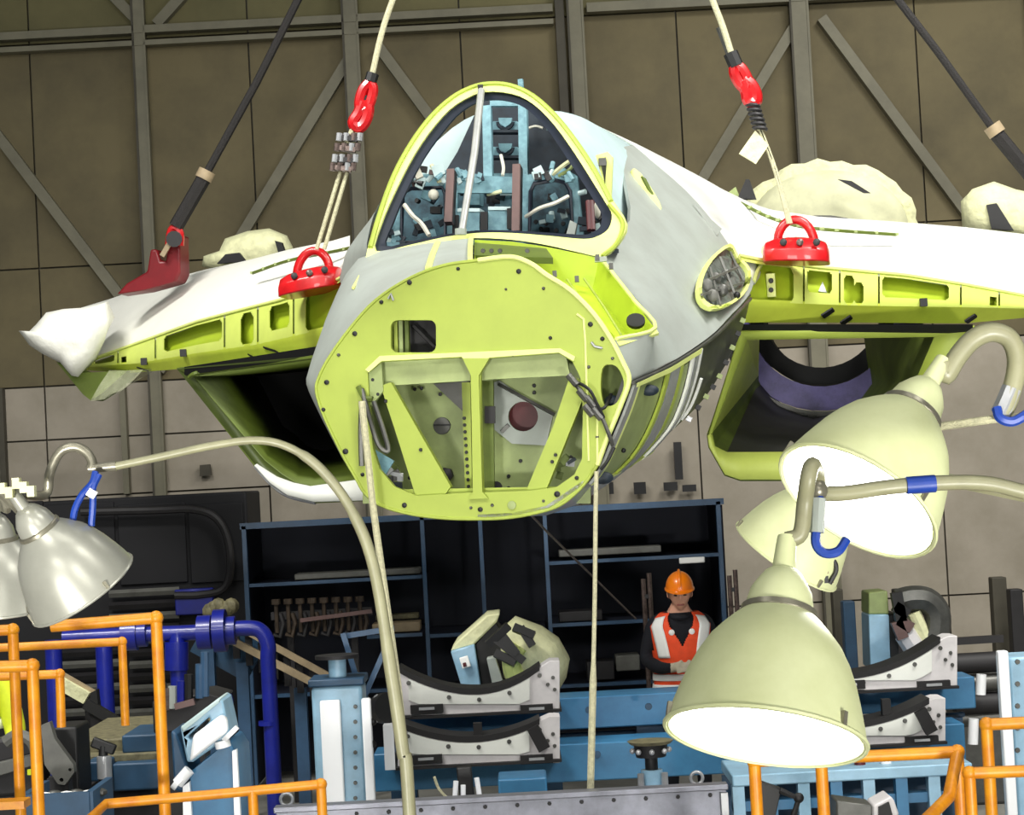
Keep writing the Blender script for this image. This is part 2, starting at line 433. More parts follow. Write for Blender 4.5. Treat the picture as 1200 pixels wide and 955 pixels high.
# row of clamps on the rack's left bay
cl = thing('clamp_rail', 'rusty rail of many upright screw clamps in front of the left rack bay', 'clamps', P(375, 745, 16.6))
kc = 16.6 / FPX
CLAMPD = mat('rusty_clamp', (70, 58, 46), .6, .3, var=.3, scale=20)
a, b = P(318, 722, 16.6), P(436, 716, 16.6)
MB().bar(a, b, .05, .06, (0, 1, 0)).build('rail', DARKM, cl)
MB().bar(P(322, 733, 16.75), P(432, 728, 16.75), .04, .05, (0, 1, 0)).build('rail', DARKM, cl)
MB().bar(P(352, 727, 16.5), P(436, 716, 16.5), .03, .03, (0, 1, 0)).build('rod', BROWN, cl)
for i in range(8):
    x = 324 + i * 14
    p = P(x, 722 - i * .5, 16.55)
    MB().cyl(p + V((0, 0, -.13)), p + V((0, 0, .10)), .016, 8).cyl(p + V((0, 0, .09)), p + V((0, 0, .13)), .035, 8).build('clamp_screw', CLAMPD, cl)
    MB().tube([p + V((.03, 0, .02)), p + V((.05, 0, -.06)), p + V((.02, 0, -.16)), p + V((-.03, 0, -.14))], .018, 6).build('clamp_jaw', CLAMPD if i % 2 else DARKM, cl)
for x in (340, 415):
    p = P(x, 735, 16.7); MB().box((p.x, p.y, p.z / 2), (.05, .05, p.z)).build('support_post', DARKM, cl)

# ================================================================== THE AIRCRAFT FUSELAGE
ac = thing('aircraft_fuselage', 'unfinished lime green and grey jet fighter fuselage hanging from slings', 'aircraft', A(557, 606, 0))
ac['detail'] = 'centre section'
del ac['detail']
def ap(pts, s): return [A(x, y, s) for x, y in pts]
# --- nose bulkhead plate
bk_out = [(598, 301), (565, 304), (520, 311), (480, 326), (440, 352), (410, 385), (385, 420), (373, 444), (371, 460), (380, 488), (400, 530), (417, 560), (427, 577), (446, 592), (480, 602),
          (520, 607), (560, 608), (600, 606), (640, 598), (662, 588), (684, 568), (700, 545), (712, 515), (726, 478), (737, 446), (730, 425), (715, 396), (695, 367), (668, 340), (640, 322), (622, 309), (610, 303)]
OL = [(431, 437), (447, 424), (541, 419), (551, 434), (553, 500), (555, 577), (488, 581), (462, 570), (445, 550), (437, 525), (433, 480)]
OR_ = [(563, 433), (573, 420), (655, 414), (671, 424), (680, 442), (683, 480), (682, 538), (673, 556), (652, 571), (620, 575), (566, 577), (564, 500)]
WIN = rrect(458, 375, 511, 413, 8)
PORT = sp2([(706, 432), (714, 427), (724, 431), (731, 447), (728, 462), (720, 474), (708, 474), (704, 455)], 3)
bulk = MB().plate(ap(bk_out, 0), [ap(OL, 0), ap(OR_, 0), ap(WIN, 0), ap(PORT, 0)], AT * .035).build('nose_bulkhead', LIME, ac)
# bright turned rim along the plate's right and top edge
MB().tube(spline(ap([(560, 305), (598, 301), (622, 309), (640, 322), (668, 340), (695, 367), (715, 396), (730, 425), (737, 446), (726, 478), (712, 512), (700, 545)], -.005), 4), .012, 6).build('rim', LIME_PALE, bulk)
MB().tube(spline(ap([(560, 305), (520, 311), (480, 326), (440, 352), (410, 385), (385, 420), (373, 444), (371, 460), (380, 488), (400, 530), (417, 560), (427, 577), (446, 592), (480, 602), (520, 607), (560, 608), (600, 606), (640, 598), (662, 588), (684, 568), (700, 545)], 0.0), 4), .008, 6).build('rim', LIME, bulk)
# stiffener lines on the plate's right side
MB().tube(ap([(676, 368), (684, 374), (686, 400), (688, 470), (690, 540)], -.004), .006, 6).build('stiffener', LIME_PALE, bulk)
MB().tube(ap([(700, 478), (700, 540)], -.004), .006, 6).build('stiffener', LIME_PALE, bulk)
MB().plate(ap([(432, 436), (447, 423), (541, 418), (553, 434), (563, 433), (573, 419), (655, 413), (672, 423), (674, 418), (656, 408), (445, 417), (428, 433)], -.012), [], AT * .012).build('doubler', LIME_PALE, bulk)
for x, y, r in ((537, 315, 2.2), (480, 331, 3), (447, 354, 2.4), (416, 391, 3), (397, 416, 2), (383, 448, 3), (379, 480, 2.5), (405, 529, 3.4), (425, 556, 2.4), (474, 592, 3), (563, 597, 3), (552, 595, 1.8), (577, 592, 2),
                (653, 579, 3.6), (637, 587, 1.8), (608, 318, 3), (637, 338, 2), (645, 396, 2.2), (593, 339, 1.6), (601, 416, 1.8), (692, 380, 3), (706, 397, 2.6), (718, 420, 2), (676, 560, 2.5), (700, 512, 2), (690, 430, 2)):
    c = A(x, y, 0); kk = (c - CAM).length / FPX
    MB().lathe([(0, r * kk), (.006, r * kk), (.010, r * kk * .5)], c, -AT, 10).build('bolt', BLACK if r > 2.1 else DSKIN, bulk)
for pts in ([(455, 350), (458, 344), (461, 352)], [(693, 401), (697, 406), (706, 408)]):
    MB().tube(ap(pts, -.012), .006, 6).build('clip', SILVER, bulk)
MB().lathe([(0, .02), (.01, .02), (.012, .012)], A(600, 592, -.001), -AT, 16).build('plug', LIME_GREY, bulk)
# mullion, struts and headers
MB().plate(ap([(552, 440), (542, 420), (573, 420), (561, 440), (565, 576), (572, 584), (549, 585), (554, 577)], -.02), [], AT * .03).build('mullion', LIME, bulk)
MB().plate(ap([(446, 452), (458, 448), (528, 570), (520, 582), (488, 584), (468, 520)], .03), [], AT * .05).build('strut', LIME, bulk)
MB().plate(ap([(668, 440), (683, 446), (682, 470), (640, 574), (616, 576), (648, 500)], .03), [], AT * .05).build('strut', LIME, bulk)
for q in ([(447, 423), (541, 418), (551, 432), (551, 446), (452, 452), (446, 440)], [(564, 432), (574, 419), (655, 413), (664, 420), (668, 440), (564, 445)]):
    MB().plate(ap(q, .09), [], AT * .03).build('header', mat('header_green', (170, 184, 120), .5), bulk)
MB().plate(ap([(440, 574), (556, 572), (660, 570), (660, 582), (556, 584), (440, 586)], .05), [], AT * .03).build('sill', LIME, bulk)
MB().plate(ap([(430, 438), (447, 425), (449, 458), (440, 470), (431, 480)], .02), [], AT * .03).build('gusset', LIME_GREY, bulk)
for x, y in ((437, 445), (443, 462), (436, 466), (651, 533), (647, 541), (493, 527), (452, 470)):
    MB().lathe([(0, .009), (.006, .008)], A(x, y, .024), -AT, 8).build('bolt', BLACK, bulk)
# back wall seen through the opening
bw = MB().plate(ap([(425, 415), (556, 415), (556, 590), (425, 590)], .45), [], AT * .02).build('equipment_web', LIME_GREY, ac)
MB().plate(ap([(556, 415), (556, 590), (692, 590), (692, 410)], .42), [ap(circ(613, 488, 17.5), .42)], AT * .02).build('equipment_web', LIME_GREY, ac)
MB().lathe([(0, .075), (.02, .075)], A(613, 488, .50), AT, 24).build('disc', MAROON, bw)
MB().lathe([(0, .043), (.008, .041)], A(518, 499, .449), -AT, 24).build('port_cover', DSKIN, bw)
MB().bar(A(508, 498, .435), A(528, 498, .435), .012, .006, (0, 1, 0)).build('slot', BLACK, bw)
MB().plate(ap([(508, 450), (553, 446), (553, 492)], .43), [], AT * .012).build('brace_plate', DSKIN, bw)
MB().plate(ap([(574, 450), (585, 446), (648, 486), (640, 522), (600, 520), (575, 500)], .40), [ap(circ(613, 488, 17.5), .40)], AT * .012).build('mount_plate', SKIN, bw)
MB().bar(A(584, 450, .39), A(650, 486, .39), .014, .014).build('lever', DSKIN, bw)
MB().bar(A(588, 506, .39), A(596, 498, .39), .018, .014).build('lever', DSKIN, bw)
MB().plate(ap([(563, 446), (578, 446), (579, 572), (566, 573)], .2), [], AT * .02).build('frame_web', LIME_DARK, bw)
MB().plate(ap([(568, 476), (580, 476), (580, 496), (568, 496)], .18), [], AT * .01).build('box', DARKM, bw)
MB().plate(ap([(541, 448), (551, 448), (553, 574), (545, 574)], .3), [], AT * .02).build('bolt_strip', LIME, bw)
for i in range(11):
    MB().lathe([(0, .009), (.006, .008)], A(544 + .5 * i, 490 + 8 * i, .298), -AT, 8).build('bolt', BLACK, bw)
for x, y in ((486, 456), (478, 492), (494, 455), (516, 462), (626, 452), (626, 460), (610, 540), (596, 558), (480, 560), (596, 572)):
    MB().lathe([(0, .010), (.006, .008)], A(x, y, .415), -AT, 8).build('bolt', BLACK, bw)
MB().lathe([(0, .035), (.03, .035), (.04, .02)], A(524, 556, .44), -AT, 6).build('bracket', DARKM, bw)
MB().lathe([(0, .02), (.03, .03)], A(583, 571, .3), -AT, 12).build('bracket', DARKM, bw)
# cavity behind the small window, and the dark corners with fittings
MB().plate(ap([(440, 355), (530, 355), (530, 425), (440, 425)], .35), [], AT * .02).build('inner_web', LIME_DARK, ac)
for x, m in ((464, LIME), (470, LIME_GREY), (477, LIME_DARK)):
    MB().bar(A(x, 372, .10), A(x + 1, 416, .10), .018, .03, AR).build('rib', m, ac)
MB().bar(A(484, 382, .16), A(510, 408, .16), .012, .02).build('rib', DARKM, ac)
MB().plate(ap([(480, 370), (514, 370), (514, 416), (480, 416)], .22), [], AT * .01).build('inner_web', DARKM, ac)
MB().plate(ap([(698, 424), (736, 424), (732, 480), (698, 480)], .16), [], AT * .01).build('inner_web', LIME_DARK, ac)
MB().ball(A(717, 470, .08), .035, sc=(1, .8, .8)).build('connector', COCKD, ac)
rng = random.Random(3)
for cx, cy, w, h, n in ((456, 560, 20, 16, 12), (662, 545, 10, 16, 9)):
    for i in range(n):
        c = A(cx + rng.uniform(-w, w) * .8, cy + rng.uniform(-h, h) * .8, rng.uniform(.15, .3))
        MB().box(c, (rng.uniform(.02, .06), .04, rng.uniform(.015, .05)), Matrix.Rotation(rng.uniform(-.8, .8), 3, 'Y')).build('fitting', rng.choice([BLACK, DSKIN, LIME_DARK, COCKD, SILVER]), ac)
MB().plate(ap([(438, 526), (462, 540), (452, 556), (440, 545)], .12), [], AT * .01).build('bracket', COCKB, ac)
# loose cables on the bulkhead
def cable(pts, r, m, name='cable', par=None):
    return MB().tube(spline([A(x, y, s) for x, y, s in pts], 5), r, 6).build(name, m, par or ac)
cable([(672, 446, -.02), (680, 458, -.05), (694, 474, -.05), (704, 486, -.05), (714, 510, -.05), (718, 522, -.03)], .010, DSKIN)
cable([(672, 446, -.02), (690, 456, -.06), (700, 474, -.06), (708, 490, -.05)], .008, BLACK)
cable([(716, 462, .05), (708, 478, -.04), (696, 478, -.04)], .008, BLACK)
cable([(720, 524, -.02), (712, 540, -.02), (704, 550, -.01)], .008, BLACK)
for x, y in ((671, 444), (683, 462), (692, 470), (700, 484), (690, 480)):
    MB().cyl(A(x - 5, y - 5, -.05), A(x + 5, y + 7, -.05), .017, 8).build('connector', DSKIN, ac)
cable([(424, 456, -.02), (430, 478, -.05), (443, 520, -.05), (455, 528, -.04), (450, 506, -.05), (438, 470, -.05)], .012, DSKIN)
cable([(425, 470, -.03), (423, 500, -.03), (424, 546, -.02)], .014, DSKIN)
cable([(420, 453, -.02), (427, 466, -.03), (436, 468, -.03)], .015, LIME_DARK)

# --- skins round the nose (three stations)
def interp(rows_s, kseg=3):
    """smooth surface through station rows"""
    return rows_s
sk0 = [(446, 593), (417, 561), (398, 527), (380, 488), (371, 460), (373, 444), (385, 420), (410, 385), (440, 352), (480, 326), (520, 311), (553, 304)]
sk1 = [(444, 591), (413, 557), (388, 512), (368, 472), (359, 450), (361, 436), (372, 402), (392, 360), (425, 326), (476, 306), (518, 297), (553, 293)]
sk2 = [(444, 585), (413, 548), (392, 510), (375, 472), (366, 448), (368, 426), (378, 392), (394, 345), (420, 303), (472, 290), (515, 283), (553, 279)]
def surf(rows, ss, name, m, par, thick=None, sub=2, **kw):
    """rows of (px,py) at stations ss, splined along both directions"""
    R = [[A(x, y, s) if not isinstance(s, (list, tuple)) else A(x, y, s[i]) for i, (x, y) in enumerate(r)] for r, s in zip(rows, ss)]
    R = [spline(r, sub) for r in R]
    cols = [spline([r[j] for r in R], sub) for j in range(len(R[0]))]
    R2 = [[cols[j][i] for j in range(len(cols))] for i in range(len(cols[0]))]
    return MB().grid(R2, kw.get('keep'), thick).build(name, m, par, ang=50)
surf([sk0, sk1, sk2], [0.0, .42, .95], 'nose_skin', SKIN, ac, AT * .02)
MB().plate(ap([(497, 322), (512, 316), (534, 283), (512, 286)], 0), [], AT * .004) if False else None
# pale sealant stripes on the nose skin
def onskin(pts, d=-.01): return [A(x, y, s) - AT * .02 for x, y, s in pts]
MB().tube(onskin([(503, 316, .05), (508, 300, .45), (514, 286, .92)]), .018, 6).build('sealant_stripe', LIME_PALE, ac)
MB().tube(onskin([(415, 338, .38), (424, 322, .6), (432, 311, .8)]), .008, 6).build('sealant_stripe', LIME_PALE, ac)
MB().tube([A(552, 303, .02) - AT * .02, A(552, 292, .44) - AT * .02, A(553, 280, .95) - AT * .02], .014, 6).build('edge_strip', LIME_PALE, ac)
cable([(372, 440, .2), (384, 398, .4), (402, 352, .6)], .006, DSKIN, 'seam')
cable([(404, 351, .6), (402, 345, .6), (398, 356, .6)], .006, DSKIN, 'seam')

# --- open bay on the right of the nose (bright green tub)
bay_in = [(556, 281, .96), (600, 283, .94), (640, 289, .92), (702, 302, .93), (722, 326, .75), (744, 354, .52), (767, 384, .28), (722, 396, .0), (695, 367, 0), (668, 340, 0), (640, 322, 0), (622, 309, 0), (598, 301, 0), (556, 303, .02)]
low = [A(x, y, s) for x, y, s in bay_in]
cen = sum(low, V()) / len(low)
deep = [p + (V((-.02, .05, -.14))) for p in low]
inner = [c.lerp(sum(deep, V()) / len(deep), .10) for c in deep]
MB().loft([low, inner], True, False).build('bay_wall', LIME_DEEP, ac)
m_ = MB(); n_ = len(inner); m_.add(inner + [sum(inner, V()) / n_], [[i, (i + 1) % n_, n_] for i in range(n_)]).build('bay_floor', LIME_DEEP, ac)
MB().tube(spline([A(702, 301, .93), A(722, 325, .75), A(744, 353, .52), A(768, 384, .28), A(722, 397, 0)], 4), .010, 6).build('bay_edge', LIME_PALE, ac)
MB().plate([A(556, 284, .90), A(640, 291, .86), A(648, 302, .5), A(556, 299, .3)], [], V((0, .01, -.03))).build('bay_web', LIME_DARK, ac)
for x, y in ((566, 294), (576, 294), (586, 294), (618, 294)):
    MB().lathe([(0, .012), (.008, .011)], A(x, y, .3), -AT, 8).build('bolt', DSKIN, ac)
MB().plate([A(x, y, .30) for x, y in circ(745, 378, 11, 16, 8)], [], V((.0, -.012, .012))).build('oval_port', BLACK, ac)
for pts in ([(664, 315, .5), (690, 352, .35), (714, 384, .2)], [(684, 314, .6), (708, 348, .4), (730, 384, .25)]):
    MB().tube([A(x, y, s) + V((0, .02, -.05)) for x, y, s in pts], .006, 6).build('stiffener', LIME, ac)
for x, y in ((676, 327), (650, 321), (716, 312), (700, 302)):
    MB().box(A(x, y, .5), (.02, .03, .03)).build('fitting', DSKIN, ac)
MB().box(A(704, 304, .8), (.06, .04, .025)).build('fitting', SKIN, ac)
# lower lip of the bay
MB().plate([A(721, 397, 0), A(768, 384, .28), A(772, 390, .28), A(726, 405, 0)], [], V((0, .02, -.01))).build('bay_lip', LIME_PALE, ac)

# --- right cheek skin : rows per station from crest down to the chine
cheek = [([(722, 398), (729, 420), (738, 447)], 0),
         ([(768, 386), (764, 412), (758, 439)], .28),
         ([(742, 345), (764, 388), (780, 428)], .60),
         ([(706, 300), (768, 352), (808, 411)], .98),
         ([(738, 258), (790, 320), (838, 389)], 1.5),
         ([(733, 212), (804, 288), (864, 362)], 2.1),
         ([(728, 176), (810, 258), (878, 345)], 2.6),
         ([(742, 170), (818, 238), (884, 330)], 3.0)]
CH = [[A(x, y, s) for x, y in r] for r, s in cheek]
CHs = [spline(r, 5) for r in CH]
cols = [spline([r[j] for r in CHs], 3) for j in range(len(CHs[0]))]
CHG = [[cols[j][i] for j in range(len(cols))] for i in range(len(cols[0]))]
MB().grid(CHG, None, V((-.015, .015, -.01))).build('cheek_skin', SKIN, ac, ang=60)
# spine: cyan fairing behind the arch, then white blend into the wing
sp = [([(640, 150), (660, 150), (680, 172), (706, 215), (733, 262)], 1.75),
      ([(640, 130), (664, 132), (694, 146), (724, 190), (745, 240)], 2.2),
      ([(638, 130), (672, 134), (702, 149), (730, 176), (748, 205)], 2.6),
      ([(640, 132), (690, 144), (720, 159), (738, 170), (760, 190)], 3.0)]
R = [spline([A(x, y, s) for x, y in r], 4) for r, s in sp]
MB().grid(R, None, V((0, .02, -.01))).build('spine_fairing', SKINC, ac, ang=60)
ler = [([(690, 142), (742, 170), (790, 214), (818, 240), (850, 286), (884, 330)], 3.0),
       ([(700, 148), (760, 176), (810, 214), (846, 250), (872, 285), (893, 316)], 3.25),
       ([(720, 160), (800, 196), (850, 226), (872, 250), (884, 275), (892, 308)], 3.7),
       ([(740, 172), (830, 213), (872, 236), (905, 250), (940, 268), (960, 300)], 4.4),
       ([(760, 182), (850, 224), (905, 246), (960, 257), (1000, 266), (1010, 290)], 5.4)]
R = [spline([A(x, y, s) for x, y in r], 4) for r, s in ler]
cols = [spline([r[j] for r in R], 3) for j in range(len(R[0]))]
R = [[cols[j][i] for j in range(len(cols))] for i in range(len(cols[0]))]
MB().grid(R, None, V((0, .02, -.02))).build('wing_root_skin', WHITE2, ac, ang=60)
MB().tube(spline([A(x, y, s) - AT * .02 for x, y, s in ((884, 330, 3.0), (888, 318, 3.1), (893, 308, 3.2), (895, 290, 3.3))], 3), .012, 6).build('edge_strip', LIME_PALE, ac)
cable([(806, 236, 2.95), (826, 262, 2.95), (843, 290, 2.9)], .012, SKIN, 'seam')
MB().plate([A(x, y, 2.85) for x, y in ((812, 238), (846, 268), (840, 276), (828, 262))], [], AT * .01).build('hatch', mat('hatch_grey', (150, 154, 148), .5), ac)
# left shoulder of the fuselage and spine seen past the arch
lsp = [([(436, 300), (430, 290), (432, 275), (438, 252), (446, 236)], 1.3),
       ([(400, 330), (404, 300), (416, 280), (430, 262), (446, 240)], 2.3),
       ([(398, 325), (406, 296), (418, 280), (432, 262), (448, 246)], 3.0)]
R = [spline([A(x, y, s) for x, y in r], 4) for r, s in lsp]
MB().grid(R, None, V((0, .02, -.02))).build('shoulder_skin', SKIN, ac, ang=60)

# windows in the cheek: oval vent and slot
def skin_point(px, py):
    """point of the cheek surface under a pixel (nearest grid point in the frame)"""
    best = None
    for r in CHG:
        for p in r:
            d = p - CAM; w = d.dot(FWD); x = 600 + FPX * d.dot(CR) / w; y = 477.5 - FPX * d.dot(CU) / w
            e = (x - px) ** 2 + (y - py) ** 2
            if best is None or e < best[0]: best = (e, p)
    s = (best[1] - AO).dot(AT)
    return A(px, py, s)
ov = sp2([(848, 291), (858, 305), (872, 322), (868, 345), (850, 362), (828, 368), (813, 358), (812, 335), (826, 308)], 3)
off = V((.034, -.056, .022))
OV = [skin_point(x, y) + off for x, y in ov]
oc = sum(OV, V()) / len(OV)
OVi = [p.lerp(oc, .11) for p in OV]
vent = MB().plate(OV, [OVi], -off * .55).build('vent_frame', LIME_PALE, ac)
MB().plate([p - off * .5 for p in OVi], [], -off * .2).build('vent_panel', mat('vent_mesh', (120, 128, 120), .5, .3, var=.35, scale=30), vent)
for a, b in (((826, 318), (838, 362)), ((838, 306), (856, 352)), ((850, 300), (866, 334)), ((816, 336), (858, 318)), ((816, 350), (864, 336))):
    MB().bar(skin_point(*a) + off * .75, skin_point(*b) + off * .75, .012, .012).build('vent_bar', GREYB, vent)
for x, y in ((824, 338), (834, 330), (846, 326), (830, 350), (842, 344)):
    MB().ball(skin_point(x, y) + off * .6, .030, 8, 5, (1, .35, 1.2)).build('vent_cell', GREYB if x < 840 else DSKIN, vent)
MB().ball(skin_point(858, 350) + off * .7, .02, 8, 5).build('plug', BLACK, vent)
sl = sp2([(741, 197), (752, 203), (768, 226), (776, 243), (771, 247), (756, 234), (744, 218)], 2)
off2 = V((.02, -.04, .02))
S_SLOT = (skin_point(758, 222) - AO).dot(AT) - .16
SLp = [A(x, y, S_SLOT + (222 - y) * .002) for x, y in sl]; sc_ = sum(SLp, V()) / len(SLp)
slot = MB().plate(SLp, [], -off2).build('slot_frame', LIME_PALE, ac, bevel=.01)
MB().plate([A(x, y, S_SLOT - .012) for x, y in ((752, 206), (757, 209), (769, 233), (767, 234))], [], -off2 * .3).build('slot', LIME_DARK, slot)
# small triangular side window beside the arch
MB().plate(ap([(698, 182), (712, 178), (718, 184), (716, 236), (712, 232)], 1.62), [ap([(703, 188), (710, 184), (711, 190), (709, 218)], 1.62)], AT * .03).build('side_window_frame', LIME_PALE, ac)
MB().plate(ap([(698, 182), (714, 180), (714, 234)], 1.68), [], AT * .02).build('side_window_well', GREYB, ac)
MB().box(A(706, 190, 1.6), (.04, .03, .04)).build('fitting', DSKIN, ac)

# --- lower cheek: dark frames with silver posts and green panels
lw = [([(738, 447), (727, 478), (712, 514), (699, 546), (684, 568)], 0),
      ([(774, 431), (764, 470), (747, 510), (728, 540), (706, 560)], .5),
      ([(808, 411), (800, 450), (786, 490), (768, 515), (744, 540)], 1.0),
      ([(838, 389), (830, 425), (818, 460), (804, 482), (786, 506)], 1.5),
      ([(864, 362), (856, 395), (845, 428), (836, 446), (826, 466)], 2.1),
      ([(880, 345), (874, 372), (866, 395), (858, 412), (850, 428)], 2.7)]
LW = [spline([A(x, y, s) for x, y in r], 4) for r, s in lw]
cols = [spline([r[j] for r in LW], 4) for j in range(len(LW[0]))]
LG = [[cols[j][i] for j in range(len(cols))] for i in range(len(cols[0]))]
MB().grid(LG, None, V((-.03, .02, .02))).build('lower_skin', DSKIN, ac, ang=60)
def lp(u, v, o=0.0):
    """u 0..5 station index, v 0..1 from chine to belly, o = offset outwards"""
    i = min(max(u * 4, 0), len(LG) - 1.001); j = min(max(v, 0), .9999) * (len(LG[0]) - 1)
    a, b = int(i), int(j); fu, fv = i - a, j - b
    p = LG[a][b].lerp(LG[a + 1][b], fu).lerp(LG[a][b + 1].lerp(LG[a + 1][b + 1], fu), fv)
    return p + V((.75, -.55, -.4)).normalized() * o
def patch(u0, u1, v0, v1, o, name, m, n=8, skew=0):
    rows_ = [[lp(u0 + (u1 - u0) * a + skew * (v0 + (v1 - v0) * b / n), v0 + (v1 - v0) * b / n, o) for b in range(n + 1)] for a in (0, .5, 1)]
    return MB().grid(rows_, None, V((-.75, .55, .4)).normalized() * .015).build(name, m, ac, ang=60)
patch(.24, 1.12, .06, .95, .012, 'panel', LIME_GREY)
patch(1.74, 1.98, .08, .92, .012, 'panel', LIME_GREY)
for u0, u1, m, nm in ((.03, .17, SILVER, 'post'), (.17, .23, LIME_PALE, 'post_edge'), (1.13, 1.22, LIME, 'post_edge'), (1.25, 1.56, SILVER, 'post'), (1.58, 1.68, LIME, 'post_edge'), (2.0, 2.08, WHITE2, 'post_edge'), (2.12, 2.24, SILVER, 'post'), (2.30, 2.36, WHITE2, 'post_edge'), (2.62, 2.67, WHITE2, 'post_edge')):
    patch(u0, u1, .02 if u0 < 2.5 else .3, .97 if u0 < 2.2 else .7, .03, nm, m)
for v, m in ((.025, LIME_PALE), (.965, LIME_PALE)):
    patch(.1, 2.3, v - .02, v + .02, .032, 'post_edge', m, 2)
MB().tube([lp(u / 4, 0.0, .02) for u in range(0, 20)], .010, 6).build('chine_edge', DSKIN, ac)
MB().ball(lp(.6, .12, .03), .045, sc=(1, .6, .6)).build('connector', COCKD, ac)
MB().ball(lp(.3, .88, .04), .05, sc=(1, .6, .6)).build('connector', COCKD, ac)
MB().ball(lp(.62, .6, .02), .012).build('bolt', BLACK, ac)
for i in range(9):                      # row of fasteners down the frame in front of the intake
    v = .12 + i * .095
    MB().box(lp(4.2 - i * .13, v, .035), (.028, .03, .026), Matrix.Rotation(.5, 3, 'Y')).build('fastener_block', SILVER if i in (8,) else (BLACK if i % 2 else LIME_GREY), ac)
# belly
bl = [([(560, 608), (600, 606), (640, 598), (684, 568)], 0), ([(600, 606), (640, 604), (680, 590), (706, 560)], .5), ([(640, 590), (690, 580), (720, 562), (744, 540)], 1.0), ([(690, 570), (740, 545), (766, 525), (786, 506)], 1.5), ([(740, 510), (780, 490), (806, 478), (826, 466)], 2.1)]
MB().grid([[A(x, y, s) for x, y in r] for r, s in bl], None, V((0, 0, .02))).build('belly_skin', SILVER, ac, ang=60)

# ================================================================== CANOPY ARCH AND COCKPIT
def sw(y): return .92 + (300 - y) / 200 * .9
fo = sp2([(431, 307), (434, 280), (444, 248), (460, 205), (480, 168), (504, 136), (528, 114), (550, 102), (572, 97), (598, 99), (625, 111), (652, 135), (676, 165), (698, 198), (716, 232), (734, 262), (724, 286), (706, 300), (680, 296), (640, 287), (600, 281), (556, 279), (515, 284), (470, 293)], 3)
fi = sp2([(440, 294), (446, 264), (463, 224), (486, 180), (511, 145), (535, 122), (566, 108), (600, 110), (625, 122), (650, 147), (675, 182), (697, 217), (710, 238), (717, 252), (713, 268), (700, 277), (684, 280), (650, 277), (600, 273), (558, 273), (520, 278), (480, 287)], 3)
def wpts(pts, ds=0): return [A(x, y, sw(y) + ds) for x, y in pts]
frame = MB().plate(wpts(fo), [wpts(fi)], AT * .06).build('windscreen_frame', LIME_PALE, ac, ang=50)
arch = [(434, 290), (446, 248), (462, 205), (482, 168), (505, 137), (529, 115), (551, 103), (572, 98), (598, 100), (624, 112), (650, 135), (674, 165), (697, 200), (716, 236)]
MB().tube(spline(wpts(arch, -.005), 4), .014, 6).build('arch_rim', LIME, frame)
MB().tube(spline(wpts([(714, 240), (730, 262), (722, 286), (706, 300)], -.01), 4), .012, 6).build('arch_rim', LIME, frame)
fs = sp2([(452, 288), (459, 264), (474, 228), (496, 186), (519, 154), (541, 130), (568, 117), (599, 119), (620, 130), (643, 154), (666, 188), (688, 222), (699, 240), (705, 252), (703, 266), (694, 272), (684, 275), (650, 273), (600, 270), (558, 270), (520, 275), (482, 283)], 3)
MB().plate(wpts(fi, .03), [wpts(fs, .03)], AT * .03).build('seal_band', SEAL, frame, ang=50)
MB().tube([A(564, 106, 1.72), A(556, 180, 1.36), A(541, 272, .98)], [.020, .020, .018], 10).build('support_strut', mat('strut_grey', (176, 178, 174), .4, .3), ac)
MB().box(A(563, 103, 1.76), (.03, .04, .03)).build('strut_cap', BLACK, ac)
MB().cyl(A(540, 268, .96), A(540, 275, .96), .03, 8).build('strut_foot', SKIN, ac)
# cockpit tub
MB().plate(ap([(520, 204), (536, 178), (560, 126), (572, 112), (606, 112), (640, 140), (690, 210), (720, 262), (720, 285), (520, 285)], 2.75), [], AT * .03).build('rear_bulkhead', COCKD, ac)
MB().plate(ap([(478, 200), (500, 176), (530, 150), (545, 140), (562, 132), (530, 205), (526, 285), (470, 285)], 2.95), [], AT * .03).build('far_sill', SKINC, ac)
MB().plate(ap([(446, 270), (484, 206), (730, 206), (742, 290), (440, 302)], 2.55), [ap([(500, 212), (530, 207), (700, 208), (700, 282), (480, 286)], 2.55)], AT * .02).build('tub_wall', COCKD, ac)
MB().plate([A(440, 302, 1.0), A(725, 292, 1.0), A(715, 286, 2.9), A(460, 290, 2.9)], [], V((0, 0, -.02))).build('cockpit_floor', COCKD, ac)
for x0, y0, x1, y1 in ((571, 126, 573, 228), (613, 122, 615, 272)):
    MB().bar(A(x0, y0, 2.3), A(x1, y1, 2.1), .05, .05, AR).build('seat_rail', COCKB, ac)
MB().bar(A(610, 93, 2.2), A(611, 112, 2.2), .028, .03, AR).build('antenna_post', COCKB, ac)
# stepped seat shelves with half round brackets
for y, s in ((150, 2.45), (180, 2.35)):
    sh = MB().plate(ap([(578, y - 8), (606, y - 8), (610, y), (608, y + 2), (574, y + 2), (573, y)], s), [], AT * .08).build('seat_shelf', COCKB, ac)
    MB().plate(ap([(574, y + 2), (610, y + 2), (612, y + 5), (572, y + 5)], s - .03), [], AT * .1).build('shelf_lip', COCKD, sh)
    arc_ = [(592 + 9 * math.cos(rad(t)), y - 7 + 8 * math.sin(rad(t))) for t in range(0, 181, 20)]
    MB().tube(ap(arc_, s - .02), .010, 6).build('half_round_bracket', COCKD, sh)
    MB().plate(ap([(584, y - 12), (600, y - 12), (599, y - 6), (592, y - 1), (585, y - 6)], s - .03), [], AT * .02).build('bracket_plate', COCKB, sh)
MB().plate(ap([(574, 118), (600, 117), (610, 124), (574, 124)], 2.3), [], AT * .05).build('headrest_plate', COCKB, ac)
MB().plate(ap([(574, 203), (612, 203), (612, 218), (574, 218)], 2.3), [], AT * .05).build('seat_panel', COCKB, ac)
